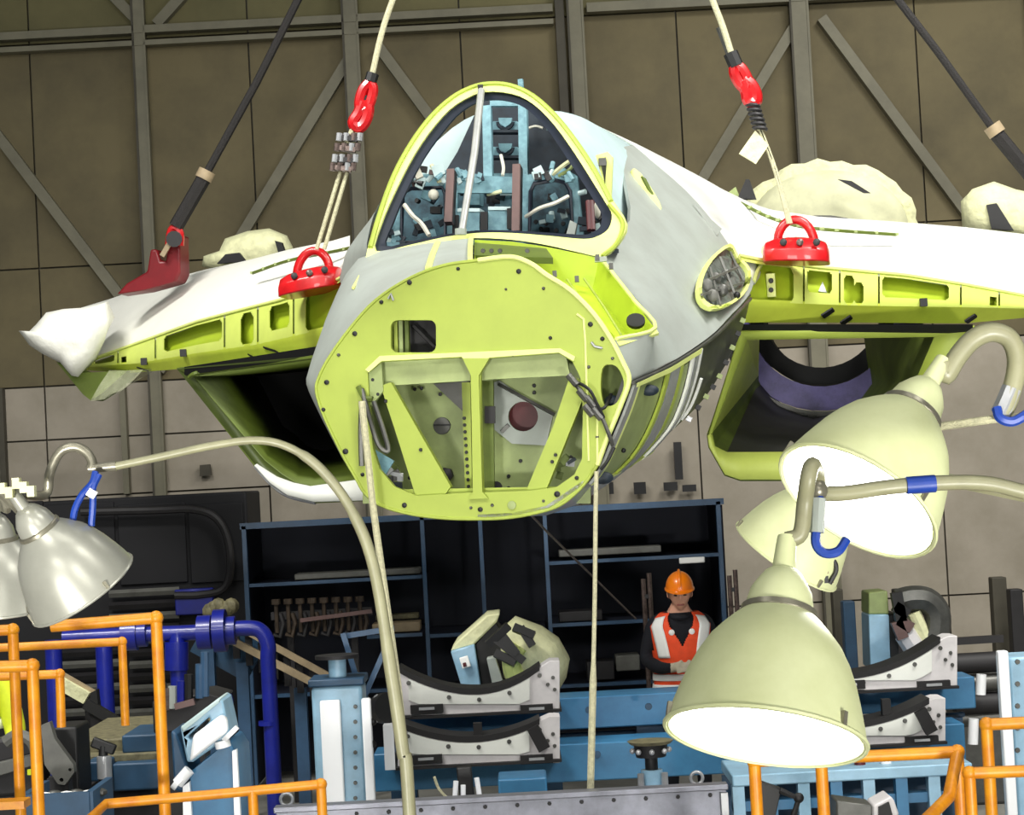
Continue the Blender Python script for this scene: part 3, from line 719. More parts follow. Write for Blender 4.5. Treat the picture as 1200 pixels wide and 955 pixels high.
# instrument panel frame with two arched openings
IL = sp2([(472, 226), (482, 221), (518, 220), (522, 228), (522, 282), (470, 284)], 1)
IR = sp2([(622, 224), (626, 215), (650, 211), (662, 214), (668, 224), (672, 282), (620, 280)], 1)
IC = [(536, 226), (604, 226), (604, 280), (536, 280)]
ipf = MB().plate(ap([(462, 226), (470, 206), (500, 204), (540, 198), (565, 206), (600, 207), (630, 203), (660, 196), (676, 206), (684, 284), (458, 288)], 1.75), [ap(IL, 1.75), ap(IR, 1.75), ap(IC, 1.75)], AT * .05).build('instrument_frame', COCKB, ac)
for h in (IL, IR):
    MB().tube(ap(h, 1.73), .012, 6, True).build('opening_trim', SEAL, ipf)
MB().plate(ap([(474, 218), (524, 218), (524, 288), (468, 288)], 2.2), [], AT * .02).build('side_console', mat('cockpit_mid_blue', (60, 96, 108), .6, var=.3, scale=14, rgb2=(24, 40, 52)), ac)
MB().plate(ap([(616, 212), (674, 208), (680, 288), (616, 288)], 2.2), [], AT * .02).build('side_console', MATS['cockpit_mid_blue'], ac)
MB().plate(ap([(530, 222), (612, 222), (612, 285), (530, 285)], 2.25), [], AT * .02).build('centre_console', MATS['cockpit_mid_blue'], ac)
for x0, y0, x1, y1, s in ((536, 247, 562, 271, 1.6), (572, 245, 598, 270, 1.6), (545, 216, 562, 240, 1.9), (586, 228, 602, 244, 1.9)):
    q = [(x0, y0), (x1, y0), (x1, y1), (x0, y1)]
    bx = MB().plate(ap(q, s), [], AT * .12).build('avionics_box', COCKB, ac)
    MB().plate(ap([(x0, y0 - 3), (x1, y0 - 3), (x1, y0 + 1), (x0, y0 + 1)], s - .01), [], AT * .13).build('box_lid', SKINC, bx)
for x0, y0, x1, y1, s in ((563, 248, 571, 270, 1.58), (530, 252, 537, 274, 1.57), (594, 244, 601, 268, 1.57), (570, 222, 590, 238, 2.0), (504, 242, 516, 250, 1.9)):
    MB().plate(ap([(x0, y0), (x1, y0), (x1, y1), (x0, y1)], s), [], AT * .05).build('connector_block', BLACK, ac)
for x0, y0, x1, y1 in ((529, 200, 526, 262), (606, 194, 605, 272)):
    pst = MB().bar(A(x0, y0, 1.6), A(x1, y1, 1.5), .042, .05, AR).build('brown_post', BROWN, ac)
    MB().bar(A(x0 + 4.5, y0 + 2, 1.62), A(x1 + 4.5, y1, 1.52), .012, .05, AR).build('post_edge', BLACK, pst)
cable([(474, 240, 1.6), (484, 253, 1.55), (494, 262, 1.55), (503, 276, 1.5)], .013, CABLE)
cable([(616, 254, 1.6), (632, 244, 1.55), (650, 238, 1.55), (666, 230, 1.6)], .011, CABLE)
cable([(587, 182, 2.2), (590, 196, 2.1), (589, 206, 2.0)], .010, CABLE)
cable([(506, 194, 1.7), (512, 204, 1.65), (515, 214, 1.65)], .013, PAD)
cable([(648, 204, 1.7), (660, 194, 1.65), (672, 186, 1.65)], .013, PAD)
cable([(655, 206, 1.7), (668, 198, 1.65), (674, 188, 1.65)], .010, LIME_GREY)
cable([(620, 150, 2.6), (628, 148, 2.6), (636, 150, 2.6)], .008, CABLE)
cable([(572, 228, 1.8), (580, 226, 1.75), (588, 224, 1.75)], .010, PAD)
rng = random.Random(11)
def clutter(x0, y0, x1, y1, s0, s1, n, ms, sz=(.02, .07)):
    for i in range(n):
        c = A(rng.uniform(x0, x1), rng.uniform(y0, y1), rng.uniform(s0, s1))
        if i % 3 == 2: MB().cyl(c, c + V((rng.uniform(-.05, .05), .02, rng.uniform(-.05, .05))), rng.uniform(.008, .018), 8).build('cockpit_fitting', rng.choice(ms), ac)
        else: MB().box(c, (rng.uniform(*sz), .04, rng.uniform(*sz)), Matrix.Rotation(rng.uniform(-.5, .5), 3, 'Y')).build('cockpit_fitting', rng.choice(ms), ac)
clutter(474, 196, 520, 216, 1.6, 1.8, 20, [SKINC, SKINC, BLACK, BROWN, COCKB, CABLE])
clutter(452, 272, 470, 292, 1.25, 1.5, 10, [COCKB, SKINC, BLACK, COCKD])
clutter(478, 228, 520, 276, 1.9, 2.1, 12, [COCKD, COCKB, BLACK, COCKD])
clutter(624, 220, 668, 276, 2.0, 2.15, 10, [COCKB, COCKD, BLACK, SKINC], (.02, .05))
clutter(530, 204, 566, 216, 1.65, 1.72, 10, [SKINC, COCKB, CABLE, COCKD], (.015, .04))
clutter(622, 198, 672, 212, 1.6, 1.72, 12, [SKINC, COCKB, BLACK, SKINC], (.02, .05))
clutter(682, 222, 704, 270, 1.4, 1.9, 12, [COCKD, BLACK, MAROON, SKINC, COCKD])
clutter(536, 226, 604, 244, 1.85, 2.1, 8, [COCKD, BLACK, COCKB], (.02, .05))
for x in (689, 693): MB().cyl(A(x, 236, 1.45), A(x + 2, 270, 1.35), .014, 8).build('red_tube', MAROON, ac)
MB().plate(ap([(668, 258), (676, 262), (672, 280), (662, 280)], 1.4), [], AT * .04).build('white_bracket', SKIN, ac)
MB().ball(A(508, 228, 1.6), .03).build('white_knob', CABLE, ac)
MB().ball(A(700, 246, 1.5), .03, sc=(.6, .6, 1.6)).build('white_knob', CABLE, ac)
for x, y in ((500, 230), (640, 262), (634, 268), (652, 270), (660, 262), (628, 260)):
    MB().lathe([(0, .014), (.01, .012)], A(x, y, 2.15), -AT, 10).build('stud', BLACK, ac)

# ================================================================== WINGS
def lerp2(P_, t):
    """polyline through pixel points, parametrised by arc-index t in 0..1 -> (x, y)"""
    n = len(P_) - 1; f = min(max(t, 0), .99999) * n; i = int(f); f -= i
    return (P_[i][0] + (P_[i + 1][0] - P_[i][0]) * f, P_[i][1] + (P_[i + 1][1] - P_[i][1]) * f)
def wing_strip(xs, lines, name_prefix, sfun, panels, parent_mats):
    pass
LEP = mat('leading_edge_primer', (204, 218, 104), .5, var=.05, scale=5)
class Wing:
    """leading edge strip between curves given per pixel column"""
    def __init__(w, top, fold, bot, crest, s0, sl):
        w.top, w.fold, w.bot, w.crest, w.s0, w.sl = top, fold, bot, crest, s0, sl
    @staticmethod
    def at(c, x):
        for (x0, y0), (x1, y1) in zip(c, c[1:]):
            if min(x0, x1) <= x <= max(x0, x1): return y0 + (y1 - y0) * (x - x0) / (x1 - x0)
        return c[0][1] if abs(x - c[0][0]) < abs(x - c[-1][0]) else c[-1][1]
    def s(w, x): return w.s0 + abs(x - w.sl[0]) * w.sl[1]
    def face(w, x, v):
        y0, y1 = w.at(w.top, x), w.at(w.fold, x)
        return A(x, y0 + (y1 - y0) * v, w.s(x) + .16 * (1 - v) ** 2 - .0 + .05 * v)
    def under(w, x, v):
        y0, y1 = w.at(w.fold, x), w.at(w.bot, x)
        return A(x, y0 + (y1 - y0) * v, w.s(x) + .05 + .10 * v)
    def topsurf(w, x, v):
        y0, y1 = w.at(w.top, x), w.at(w.crest, x)
        return A(x, y0 + (y1 - y0) * (1 - (1 - v) ** 1.6), w.s(x) + .16 + 1.3 * v)
    def build(w, wing, panels, xs):
        # face panels with cut-outs; panels: (x0, x1, [(hx0, hx1, v0, v1)])
        for x0, x1, holes in panels:
            NX = max(16, int(abs(x1 - x0) / 1.0)); NV = 22
            X = [x0 + (x1 - x0) * i / NX for i in range(NX + 1)]
            grid_ = [[w.face(x, v / NV) for v in range(NV + 1)] for x in X]
            def keep(i, j):
                x = (X[i] + X[i + 1]) / 2; v = (j + .5) / NV
                for a, b, v0, v1 in holes:
                    if v0 <= v <= v1:
                        e = min((v - v0), (v1 - v)) / max(v1 - v0, 1e-6)
                        inset = 5.0 * (1 - math.sqrt(max(0, 1 - max(0, 1 - e / .25) ** 2))) if abs(b - a) > 10 else 0
                        if min(a, b) + inset <= x <= max(a, b) - inset: return False
                return True
            MB().grid(grid_, keep, AT * .018).build('leading_edge_panel', LEP, wing, ang=60)
        X = [xs[0] + (xs[1] - xs[0]) * i / 30 for i in range(31)]
        MB().grid([[w.face(x, v / 6) + AT * .13 for v in range(7)] for x in X], None, AT * .02).build('front_spar', LIME_DEEP, wing)
        MB().grid([[w.under(x, v / 3) for v in range(4)] for x in X], None, V((0, 0, .015))).build('lower_skin', mat('underwing_primer', (196, 212, 70), .5, var=.06), wing)
        MB().grid([[w.topsurf(x, v / 8) for v in range(9)] for x in X], None, V((0, 0, -.02))).build('upper_skin', WHITE, wing, ang=60)
        MB().tube([w.face(x, 0) - AT * .01 + V((0, 0, .006)) for x in X], .010, 6).build('skin_edge', LIME_PALE, wing)
        for x0, x1, holes in panels:            # ribs at every panel joint
            MB().grid([[w.face(x0, v / 6) + AT * (.02 + .11 * d) for v in range(7)] for d in (0, 1)], None, AR * .012).build('rib', LIME_DARK, wing)
wr = Wing(top=[(866, 300), (890, 305), (960, 314), (1060, 323), (1130, 334), (1215, 350), (1400, 384)], fold=[(866, 352), (890, 354), (1000, 358), (1130, 360), (1215, 362), (1400, 385)],
          bot=[(866, 378), (1000, 378), (1130, 379), (1215, 371), (1400, 387)], crest=[(866, 240), (905, 246), (960, 254), (1040, 259), (1130, 266), (1215, 276), (1400, 330)], s0=2.85, sl=(866, .0042))
wl = Wing(top=[(410, 318), (395, 330), (330, 352), (275, 366), (230, 378), (180, 396), (130, 414), (90, 428)], fold=[(410, 378), (370, 388), (300, 404), (230, 414), (160, 426), (100, 430), (90, 431)],
          bot=[(410, 398), (370, 410), (300, 421), (216, 432), (150, 437), (90, 433)], crest=[(440, 252), (410, 276), (390, 282), (340, 292), (290, 305), (240, 316), (180, 332), (130, 350), (90, 362)], s0=2.85, sl=(410, .0088))
wing_r = MB().plate([p - V((0, 0, .07)) for p in [wr.topsurf(x, 1) for x in (866, 960, 1130, 1300)] + [wr.topsurf(1300, .6), wr.topsurf(866, .6)]], [], V((0, 0, -.25))).build('wing_box', WHITE2, ac)
wr.build(wing_r, [(867, 941, [(870, 930, .10, .98)]), (943, 983, [(946, 975, .07, .70)]), (985, 1029, [(989, 1001, .12, .98), (1001, 1012, .3, .98)]), (1031, 1125, [(1034, 1112, .09, .72)]), (1127, 1170, [(1160, 1168, .35, .9)]), (1172, 1215, [])], (867, 1215))
wing_l = MB().plate([p - V((0, 0, .07)) for p in [wl.topsurf(x, 1) for x in (410, 330, 200, 95)] + [wl.topsurf(95, .6), wl.topsurf(410, .6)]], [], V((0, 0, -.2))).build('wing_box', WHITE2, ac)
wl.build(wing_l, [(410, 345, [(408, 358, .06, .98)]), (343, 303, [(339, 316, .07, .74)]), (301, 264, [(297, 282, .10, .98)]), (262, 183, [(260, 192, .07, .72)]), (181, 139, [(148, 142, .5, .95)]), (137, 99, [(134, 110, .14, .72)])], (410, 95))
# dark slots in the lower skin and small fittings on the strips
for w, wing, L in ((wr, wing_r, ((962, 975, .15), (984, 996, .55), (1130, 1142, .4))), (wl, wing_l, ((322, 308, .2), (300, 290, .5), (170, 160, .3)))):
    for x0, x1, v in L:
        MB().plate([w.under(x0, v + .3) + V((0, 0, -.02)), w.under(x1, v - .1) + V((0, 0, -.02)), w.under(x1 + 3, v + .05) + V((0, 0, -.02)), w.under(x0 + 4, v + .45) + V((0, 0, -.02))], [], V((0, 0, .01))).build('drain_slot', BLACK, wing)
for w, wing, x, v in ((wr, wing_r, 1082, .86), (wl, wing_l, 216, .92), (wl, wing_l, 170, .98)):
    MB().box(w.face(x, v) - AT * .02, (.045, .04, .05)).build('fitting', BLACK, wing)
MB().box(wr.face(902, .55) + AT * .1, (.05, .04, .14)).build('actuator', LIME_PALE, wing_r)
MB().plate([wr.face(958, .6) + AT * .12, wr.face(968, .62) + AT * .12, wr.face(963, .32) + AT * .12], [], AT * .01).build('marker_flag', WHITE2, wing_r)
for y in (.45, .68): MB().lathe([(0, .016), (.01, .014)], wr.face(903, y) + AT * .04, -AT, 10).build('stud', BLACK, wing_r)
# ribbed hinge slots along the upper skins
for w, wing, pts in ((wr, wing_r, [(868, 238, 4.0), (900, 254, 3.9), (936, 265, 3.85), (980, 270, 3.9), (1050, 275, 4.3)]), (wl, wing_l, [(430, 283, 3.3), (404, 292, 3.5), (340, 305, 4.0), (296, 320, 4.4)])):
    pts = [A(x, y, s - .08) for x, y, s in pts]; path = spline(pts, 6)
    MB().tube(path, .011, 6).build('hinge_slot', LIME_DARK, wing)
    for p in path[2::2]:
        MB().box(p + V((0, -.008, .002)), (.03, .014, .016)).build('hinge_tooth', LIME_GREY, wing)
# left wing tip under film
tip = [(112, 420), (92, 440), (84, 440), (70, 424), (50, 414), (36, 404), (26, 394), (24, 388), (36, 388), (44, 380), (54, 367), (74, 362), (96, 362), (126, 354), (132, 372), (122, 398)]
MB().plate([A(x, y, 5.2) for x, y in ((66, 424), (98, 437), (150, 434), (118, 462), (106, 469), (97, 462), (84, 446))], [], AT * .25).build('tip_rib', LIME_DARK, ac)
fl = [[A(x, y, 5.05 + .1 * math.sin(i * 2.1 + j)) for j, (x, y) in enumerate(r)] for i, r in enumerate([[(128, 434), (116, 452), (106, 470)], [(150, 434), (136, 452), (122, 468)], [(168, 433), (154, 448), (140, 460)], [(184, 432), (172, 440), (162, 444)]])]
tag(MB().grid([spline(r, 4) for r in fl]).build('plastic_film', FILM), 'clear plastic film hanging below the left wing tip', 'film')

# ================================================================== INTAKES AND NACELLES
def intake(name, out0, inn0, s0, out1, s1, duct1, sd, m_in, m_lip, m_out=DSKIN):
    lipO = [A(x, y, s) for (x, y), s in zip(out0, s0)]; lipI = [A(x, y, s) for (x, y), s in zip(inn0, s0)]
    root = MB().loft([lipO, lipI], True, False).build(name, m_lip, ac, ang=30, solid=.012)
    MB().loft([lipO, [A(x, y, s1) for x, y in out1]], True, False).build('nacelle_skin', m_out, root)
    return root, lipI
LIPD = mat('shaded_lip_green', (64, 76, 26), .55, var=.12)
# right intake (nearer): walls built one by one
sR = 3.05
TLo, TRo, BRo, BLo = (868, 385), (1140, 384), (1012, 562), (842, 538)
TL, TR, BR, BL = (876, 397), (1096, 394), (1006, 528), (850, 527)
lipO = [A(868, 388, sR), A(1142, 382, sR + .2), A(1098, 448, sR + .3), A(1010, 562, sR + .45), A(868, 562, sR + .55), A(850, 556, sR + .55), A(832, 524, sR + .5), A(830, 510, sR + .5)]
lipI = [A(875, 397, sR + .03), A(1095, 394, sR + .23), A(1076, 440, sR + .33), A(1002, 529, sR + .48), A(872, 530, sR + .58), A(852, 530, sR + .58), A(837, 523, sR + .53), A(834, 508, sR + .53)]
ri = MB().loft([lipO, lipI], True, False).build('intake_lip', LIME, ac, ang=30, solid=.02)
MB().loft([[p - AT * .03 for p in lipO[2:8]], [p - AT * .03 for p in (lipI[2], lipI[3], lipI[4], lipI[5], lipI[6], lipI[7])]], False, False).build('lower_lip', LEP, ri, solid=.015)
eng_r = [A(960 + 92 * math.cos(rad(t)), 372 + 106 * math.sin(rad(t)), 6.2) for t in (-140, -40, 0, 40, 75, 105, 140, 180)]
MB().grid([[lipI[0], A(890, 392, 5.6)], [lipI[7], A(889, 440, 5.6)]], None, -AR * .03).build('inner_wall', LEP, ri)
MB().grid([[lipI[7], A(889, 440, 5.6)], [lipI[6], A(889, 446, 5.6)], [lipI[5], A(892, 452, 5.6)]], None, -AR * .03).build('wall_fillet', LIME_DARK, ri)
MB().grid([spline([lipI[5], A(889, 448, 5.6)], 4), spline([lipI[4], A(915, 472, 5.7)], 4), spline([lipI[3] * .5 + lipI[4] * .5, A(955, 486, 5.75)], 4), spline([lipI[3], A(1000, 478, 5.7)], 4)], None, V((0, 0, -.02))).build('duct_floor', mat('duct_grey', (62, 62, 60), .55, var=.2, scale=5), ri)
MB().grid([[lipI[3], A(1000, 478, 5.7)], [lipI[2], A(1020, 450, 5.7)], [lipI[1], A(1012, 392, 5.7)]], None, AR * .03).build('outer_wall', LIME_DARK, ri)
MB().grid([[lipI[1], A(1030, 340, 5.7)], [lipI[0], A(888, 340, 5.6)]], None, V((0, 0, .03))).build('duct_roof', VOID, ri) if False else None
def ringcyl(cx, cy, r0, r1, s0, s1, name, m, par, n=40, sq=1.0):
    kk = (A(cx, cy, s0) - CAM).length / FPX
    c0, c1 = A(cx, cy, s0), A(cx, cy, s0) + AT * (s1 - s0)
    f = lambda c, r: [c + AR * (r * kk * math.cos(2 * math.pi * i / n)) + V((0, 0, r * kk * sq * math.sin(2 * math.pi * i / n))) for i in range(n)]
    mb = MB(); mb.loft([f(c0, r0), f(c0, r1), f(c1, r1), f(c1, r0)], True, False, True)
    return mb.build(name, m, par)
er = ringcyl(962, 368, 84, 112, 5.6, 5.75, 'engine_ring', PURPLE, ri)
ringcyl(962, 362, 68, 88, 5.8, 6.4, 'engine_ring_liner', VOID, ri)
ringcyl(962, 370, 111, 117, 5.55, 5.62, 'flange', DSKIN, ri)
for i in range(9):
    a = rad(250 + i * 5 + 10)
    MB().box(A(962 + 117 * math.cos(a), 374 - 117 * math.sin(a), 5.5), (.06, .05, .03)).build('flange_bolt', BLACK, ri)
# dark slot over the intake, and outer shell
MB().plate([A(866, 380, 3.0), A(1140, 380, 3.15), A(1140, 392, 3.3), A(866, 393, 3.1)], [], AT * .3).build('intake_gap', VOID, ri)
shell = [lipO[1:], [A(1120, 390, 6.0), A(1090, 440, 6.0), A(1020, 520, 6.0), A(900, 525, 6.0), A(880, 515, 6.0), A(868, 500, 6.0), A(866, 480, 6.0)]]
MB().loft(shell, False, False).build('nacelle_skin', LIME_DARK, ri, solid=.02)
# left intake
sL = 3.2
lO = [A(208, 432, sL + .7), A(395, 405, sL), A(438, 500, sL + .2), A(432, 586, sL + .45), A(370, 588, sL + .5), (A(338, 580, sL + .55)), A(318, 566, sL + .6), A(300, 546, sL + .65)]
lI = [A(226, 440, sL + .72), A(395, 416, sL + .02), A(430, 505, sL + .22), A(424, 562, sL + .48), A(366, 570, sL + .53), A(346, 566, sL + .58), A(330, 556, sL + .63), A(310, 540, sL + .68)]
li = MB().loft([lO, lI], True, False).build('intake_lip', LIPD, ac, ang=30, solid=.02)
MB().loft([[p - AT * .03 for p in lO[3:]], [p - AT * .03 for p in (lI[3], lI[4], lI[5], lI[6].lerp(lO[6], .3), lI[7].lerp(lO[7], .7))]], False, False).build('lower_lip', WHITE2, li, solid=.02)
MB().tube(spline(lO[4:8], 4), .02, 6).build('lip_edge', SILVER, li)
b1 = [A(300, 440, 6.2), A(400, 430, 6.2), A(420, 480, 6.2), A(410, 520, 6.2), A(380, 530, 6.2), A(360, 525, 6.2), A(345, 510, 6.2), A(330, 500, 6.2)]
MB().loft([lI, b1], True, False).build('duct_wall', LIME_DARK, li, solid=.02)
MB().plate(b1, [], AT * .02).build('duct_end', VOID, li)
MB().tube(spline([A(222, 442, sL + .65), A(228, 438, sL + .62), A(250, 434, sL + .6), A(370, 418, sL + .1)], 4), .016, 6).build('lip_edge', LIME_DARK, li)
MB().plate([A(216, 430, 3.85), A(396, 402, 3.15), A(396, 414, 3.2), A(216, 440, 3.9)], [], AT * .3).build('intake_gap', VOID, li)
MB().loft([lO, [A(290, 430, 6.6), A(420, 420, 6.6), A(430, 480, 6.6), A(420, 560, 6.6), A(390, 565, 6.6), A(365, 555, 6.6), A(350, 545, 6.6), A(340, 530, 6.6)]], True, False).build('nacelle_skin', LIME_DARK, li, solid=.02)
# padded engine cover domes behind the wings
def dome(cx, cy, rx, ry, s, label, mat_in=WHITE2):
    n = 22
    fr = [A(cx + rx * math.cos(rad(180 - 180 * i / n)), cy - ry * math.sin(rad(180 - 180 * i / n)), s) for i in range(n + 1)]
    c = A(cx, cy, s)
    rings = []
    for f, d in ((1.0, 0), (.98, -.10), (.86, -.16), (.6, -.22), (.3, -.25), (.02, -.26)):
        rings.append([c.lerp(p, f) + AT * d for p in fr])
    o = MB().loft([[p + AT * .8 for p in fr]] + rings, False, False).build('engine_cover', mat_in, None, ang=60)
    tag(o, label, 'cover')
    r = random.Random(5)
    MB().tube([c.lerp(p, r.uniform(.97, 1.03)) for p in fr], [.075 * r.uniform(.85, 1.2) for _ in fr], 8).build('padded_rim', PAD, o)
    return o
ec = dome(972, 268, 94, 68, 6.8, 'domed cream engine cover with padded rim behind the right wing', mat('cream_cover', (208, 208, 170), .7, var=.12, scale=5))
MB().plate([A(x, y, 6.35) for x, y in ((982, 210), (998, 212), (1020, 226), (1012, 226))], [], AT * .03).build('cover_slot', DARKM, ec)
def bundle(pts, s, label, m, name='padded_wrap', dark=(), d=.55):
    n = len(pts); r = random.Random(len(label))
    cx = sum(p[0] for p in pts) / n; cy = sum(p[1] for p in pts) / n
    rings = []
    for f, ds in ((.55, -.10), (.86, -.05), (1.0, .05), (1.02, .3), (.9, d)):
        rings.append([A(cx + (x - cx) * f * r.uniform(.96, 1.04), cy + (y - cy) * f * r.uniform(.96, 1.04), s + ds) for x, y in pts])
    o = MB().loft(rings, True, True).build(name, m, None, ang=80)
    tag(o, label, 'wrap')
    for q in dark: MB().plate([A(x, y, s - .14) for x, y in q], [], AT * .04).build('dark_gap', BLACK, o)
    return o
bundle([(238, 312), (240, 300), (258, 294), (264, 280), (290, 272), (314, 269), (334, 277), (342, 290), (340, 310), (290, 325)], 6.4, 'cream padded wrap with dark gaps standing behind the left wing', PAD, dark=([(254, 309), (264, 298), (280, 296), (288, 306)], [(322, 282), (330, 284), (334, 296), (326, 296)]))
bundle([(1130, 268), (1128, 236), (1140, 222), (1165, 214), (1190, 222), (1215, 228), (1230, 275), (1180, 284)], 6.0, 'cream padded wrap with a black gap at the right edge behind the wing', PAD, dark=([(1156, 240), (1168, 238), (1188, 270), (1162, 268)],))
MB().plate([A(x, y, 4.9) for x, y in ((864, 233), (874, 210), (878, 210), (886, 233))], [], AT * .06).build('black_fin', BLACK, ac)
MB().plate([A(x, y, 5.0) for x, y in ((850, 228), (862, 219), (868, 234))], [], AT * .06).build('fin_root', LIME_GREY, ac)
bundle(tip, 5.05, 'crumpled white film wrapped round the tip of the left wing', WRAPM, 'tip_wrap', d=.5)

# ================================================================== SLINGS AND LUGS
def lug(name, x, y, s, w, label, m=RED, tilt=0.0):
    """red lifting lug: low cast body, flared foot and a raised eye"""
    c = A(x, y, s); k = (c - CAM).length / FPX
    rt = (A(x + 10, y - 10 * tilt, s) - c).normalized(); up = V((0, 0, 1)); fw = rt.cross(up).normalized()
    o = thing(name, label, 'lifting lug', c - up * .1)
    W_ = w * k / 2; Hh = .15
    secs = []
    for t, h, d in ((-1.0, .55, .10), (-.92, .8, .14), (-.6, .95, .17), (-.2, 1.0, .18), (.2, 1.0, .18), (.6, .95, .17), (.92, .8, .14), (1.0, .5, .10)):
        ctr = c + rt * (t * W_)
        secs.append([ctr + fw * (d * a) + up * (Hh * h * b - .085) for a, b in ((-1, 0), (-1.0, .5), (-.7, .9), (0, 1.05), (.7, .9), (1, .5), (1, 0))])
    MB().loft(secs, True, True).build('lug_body', m, o, ang=50, bevel=.008)
    arc_ = [c + rt * (.11 * math.cos(a)) + up * (.03 + .15 * math.sin(a)) - fw * 0.03 for a in [rad(t) for t in range(-10, 191, 14)]]
    MB().tube(arc_, .028, 10).build('lifting_eye', m, o)
    for dx in (-.62, -.0, .62):
        MB().lathe([(0, .022), (.015, .022), (.022, .012)], c + rt * (dx * W_) - fw * 0 + V((0, -.175, .0)) if False else c + rt * (dx * W_ * .8) + up * .02 - V((0, .17, 0)), V((0, -1, .2)), 8).build('bolt', DARKM if dx else STEEL, o)
    return o, c
lugR, cR = lug('lifting_lug', 933, 292, 3.05, 76, 'bright red lifting lug with round eye bolted to the right wing root')
lugL, cL = lug('lifting_lug', 366, 327, 3.25, 74, 'bright red lifting lug with round eye bolted to the left wing root', tilt=.2)
# outer left lug: dark red bracket with two uprights
c0 = A(178, 325, 5.2); k_ = (c0 - CAM).length / FPX
ol = thing('lifting_bracket', 'dark red lifting bracket with shackle on the outer left wing', 'lifting lug', c0)
MB().plate([A(x, y, 5.2) for x, y in ((136, 345), (148, 332), (172, 318), (176, 292), (184, 292), (188, 306), (194, 306), (198, 274), (210, 274), (211, 320), (206, 330), (170, 340))], [], AT * .22).build('bracket_body', REDD, ol, bevel=.015)
MB().cyl(A(204, 280, 5.1), A(204, 280, 5.5), .06, 12).build('shackle_pin', DARKM, ol)
MB().tube(spline([A(198, 288, 5.2), A(200, 272, 5.2), (A(205, 267, 5.2)), A(211, 273, 5.2), A(211, 288, 5.2)], 4), .030, 8).build('shackle', RED, ol)
MB().bar(A(190, 300, 5.15), A(204, 276, 5.15), .035, .04).build('tie_link', TAN, ol)
def sling(name, label, parts_, loc):
    o = thing(name, label, 'sling', loc)
    for nm, pts, r, m in parts_:
        MB().tube(pts, r, 8).build(nm, m, o)
    return o
YO = A(205, 270, 5.2).y
sl = sling('strap_sling', 'dark webbing sling running up from the dark red bracket at upper left', [
    ('webbing', [P(206, 266, YO), P(240, 207, YO)], .055, STRAPB), ('webbing', [P(241, 205, YO), P(300, 98, YO), P(352, -6, YO), P(420, -140, YO)], .030, STRAPB)], P(206, 266, YO))
MB().cyl(P(238, 210, YO), P(243, 200, YO), .065, 10).build('ferrule', TAN, sl)
YO2 = A(1250, 290, 4.3).y
sl = sling('strap_sling', 'dark webbing sling crossing the upper right corner', [
    ('webbing', [P(1168, 157, YO2), P(1205, 202, YO2), P(1262, 282, YO2)], .050, STRAPB), ('webbing', [P(1163, 150, YO2), P(1100, 62, YO2), P(1048, -6, YO2), P(970, -110, YO2)], .026, STRAPB)], P(1205, 202, YO2))
MB().cyl(P(1162, 147, YO2), P(1169, 157, YO2), .06, 10).build('ferrule', TAN, sl)
# inner left sling: rope, red hook, stacked clamps, double wire
YL = cL.y - .05
s1 = thing('wire_sling', 'wire sling with red hook and stacked clamps above the left lug', 'sling', P(367, 296, YL))
MB().tube(spline([P(x, y, YL) for x, y in ((520, -160), (463, -8), (447, 40), (436, 88))], 4), .019, 8).build('rope', ROPE, s1)
MB().tube([P(437, 86, YL), P(434, 96, YL)], .04, 8).build('ferrule', BLACK, s1)
def hook(par, x0, y0, x1, y1, Y):
    a, b = P(x0, y0, Y), P(x1, y1, Y); d = (b - a); L = d.length; u = d.normalized(); n_ = u.cross(V((0, 1, 0))).normalized()
    MB().tube(spline([a + u * (L * t) + n_ * (w * L) for t, w in ((0, 0), (.15, .10), (.45, .11), (.6, .04), (.62, -.03), (.45, -.10), (.2, -.10), (.02, -.02))], 4), .034, 8).build('hook', RED, par)
    MB().tube(spline([a + u * (L * t) + n_ * (w * L) for t, w in ((.4, .04), (.6, .13), (.85, .12), (1.0, .02), (.9, -.10), (.7, -.05), (.45, -.03))], 4), .038, 8).build('hook', RED, par)
    MB().bar(a + u * L * .3, a + u * L * .8, .03, .03).build('hook_latch', RUBBER, par)
hook(s1, 434, 96, 418, 150, YL)
for dx in (-4, 4): MB().tube([P(421 + dx * .6, 140, YL), P(410 + dx, 168, YL)], .018, 6).build('link', ROPE, s1)
for i, y in enumerate((160, 172, 185, 195)):
    x = 410 - i * 2.5
    MB().cyl(P(x - 14, y + 2, YL), P(x + 14, y - 1, YL), .022, 8).build('clamp_bar', STEEL, s1)
    MB().box(P(x, y + 3, YL - .01), (.10, .07, .03), Matrix.Rotation(.2, 3, 'Y')).build('clamp_saddle', STEEL if i % 2 else DARKM, s1)
    for sx in (-12, -4, 5, 12): MB().cyl(P(x + sx, y - 4, YL - .03), P(x + sx - 1, y + 5, YL - .03), .020, 7).build('clamp_nut', STEEL if (i + sx) % 2 else SILVER, s1)
for xa, xb in ((401, 371), (409, 380)): MB().tube([P(xa, 194, YL), P(xb, 292, YL)], .013, 6).build('wire', ROPE, s1)
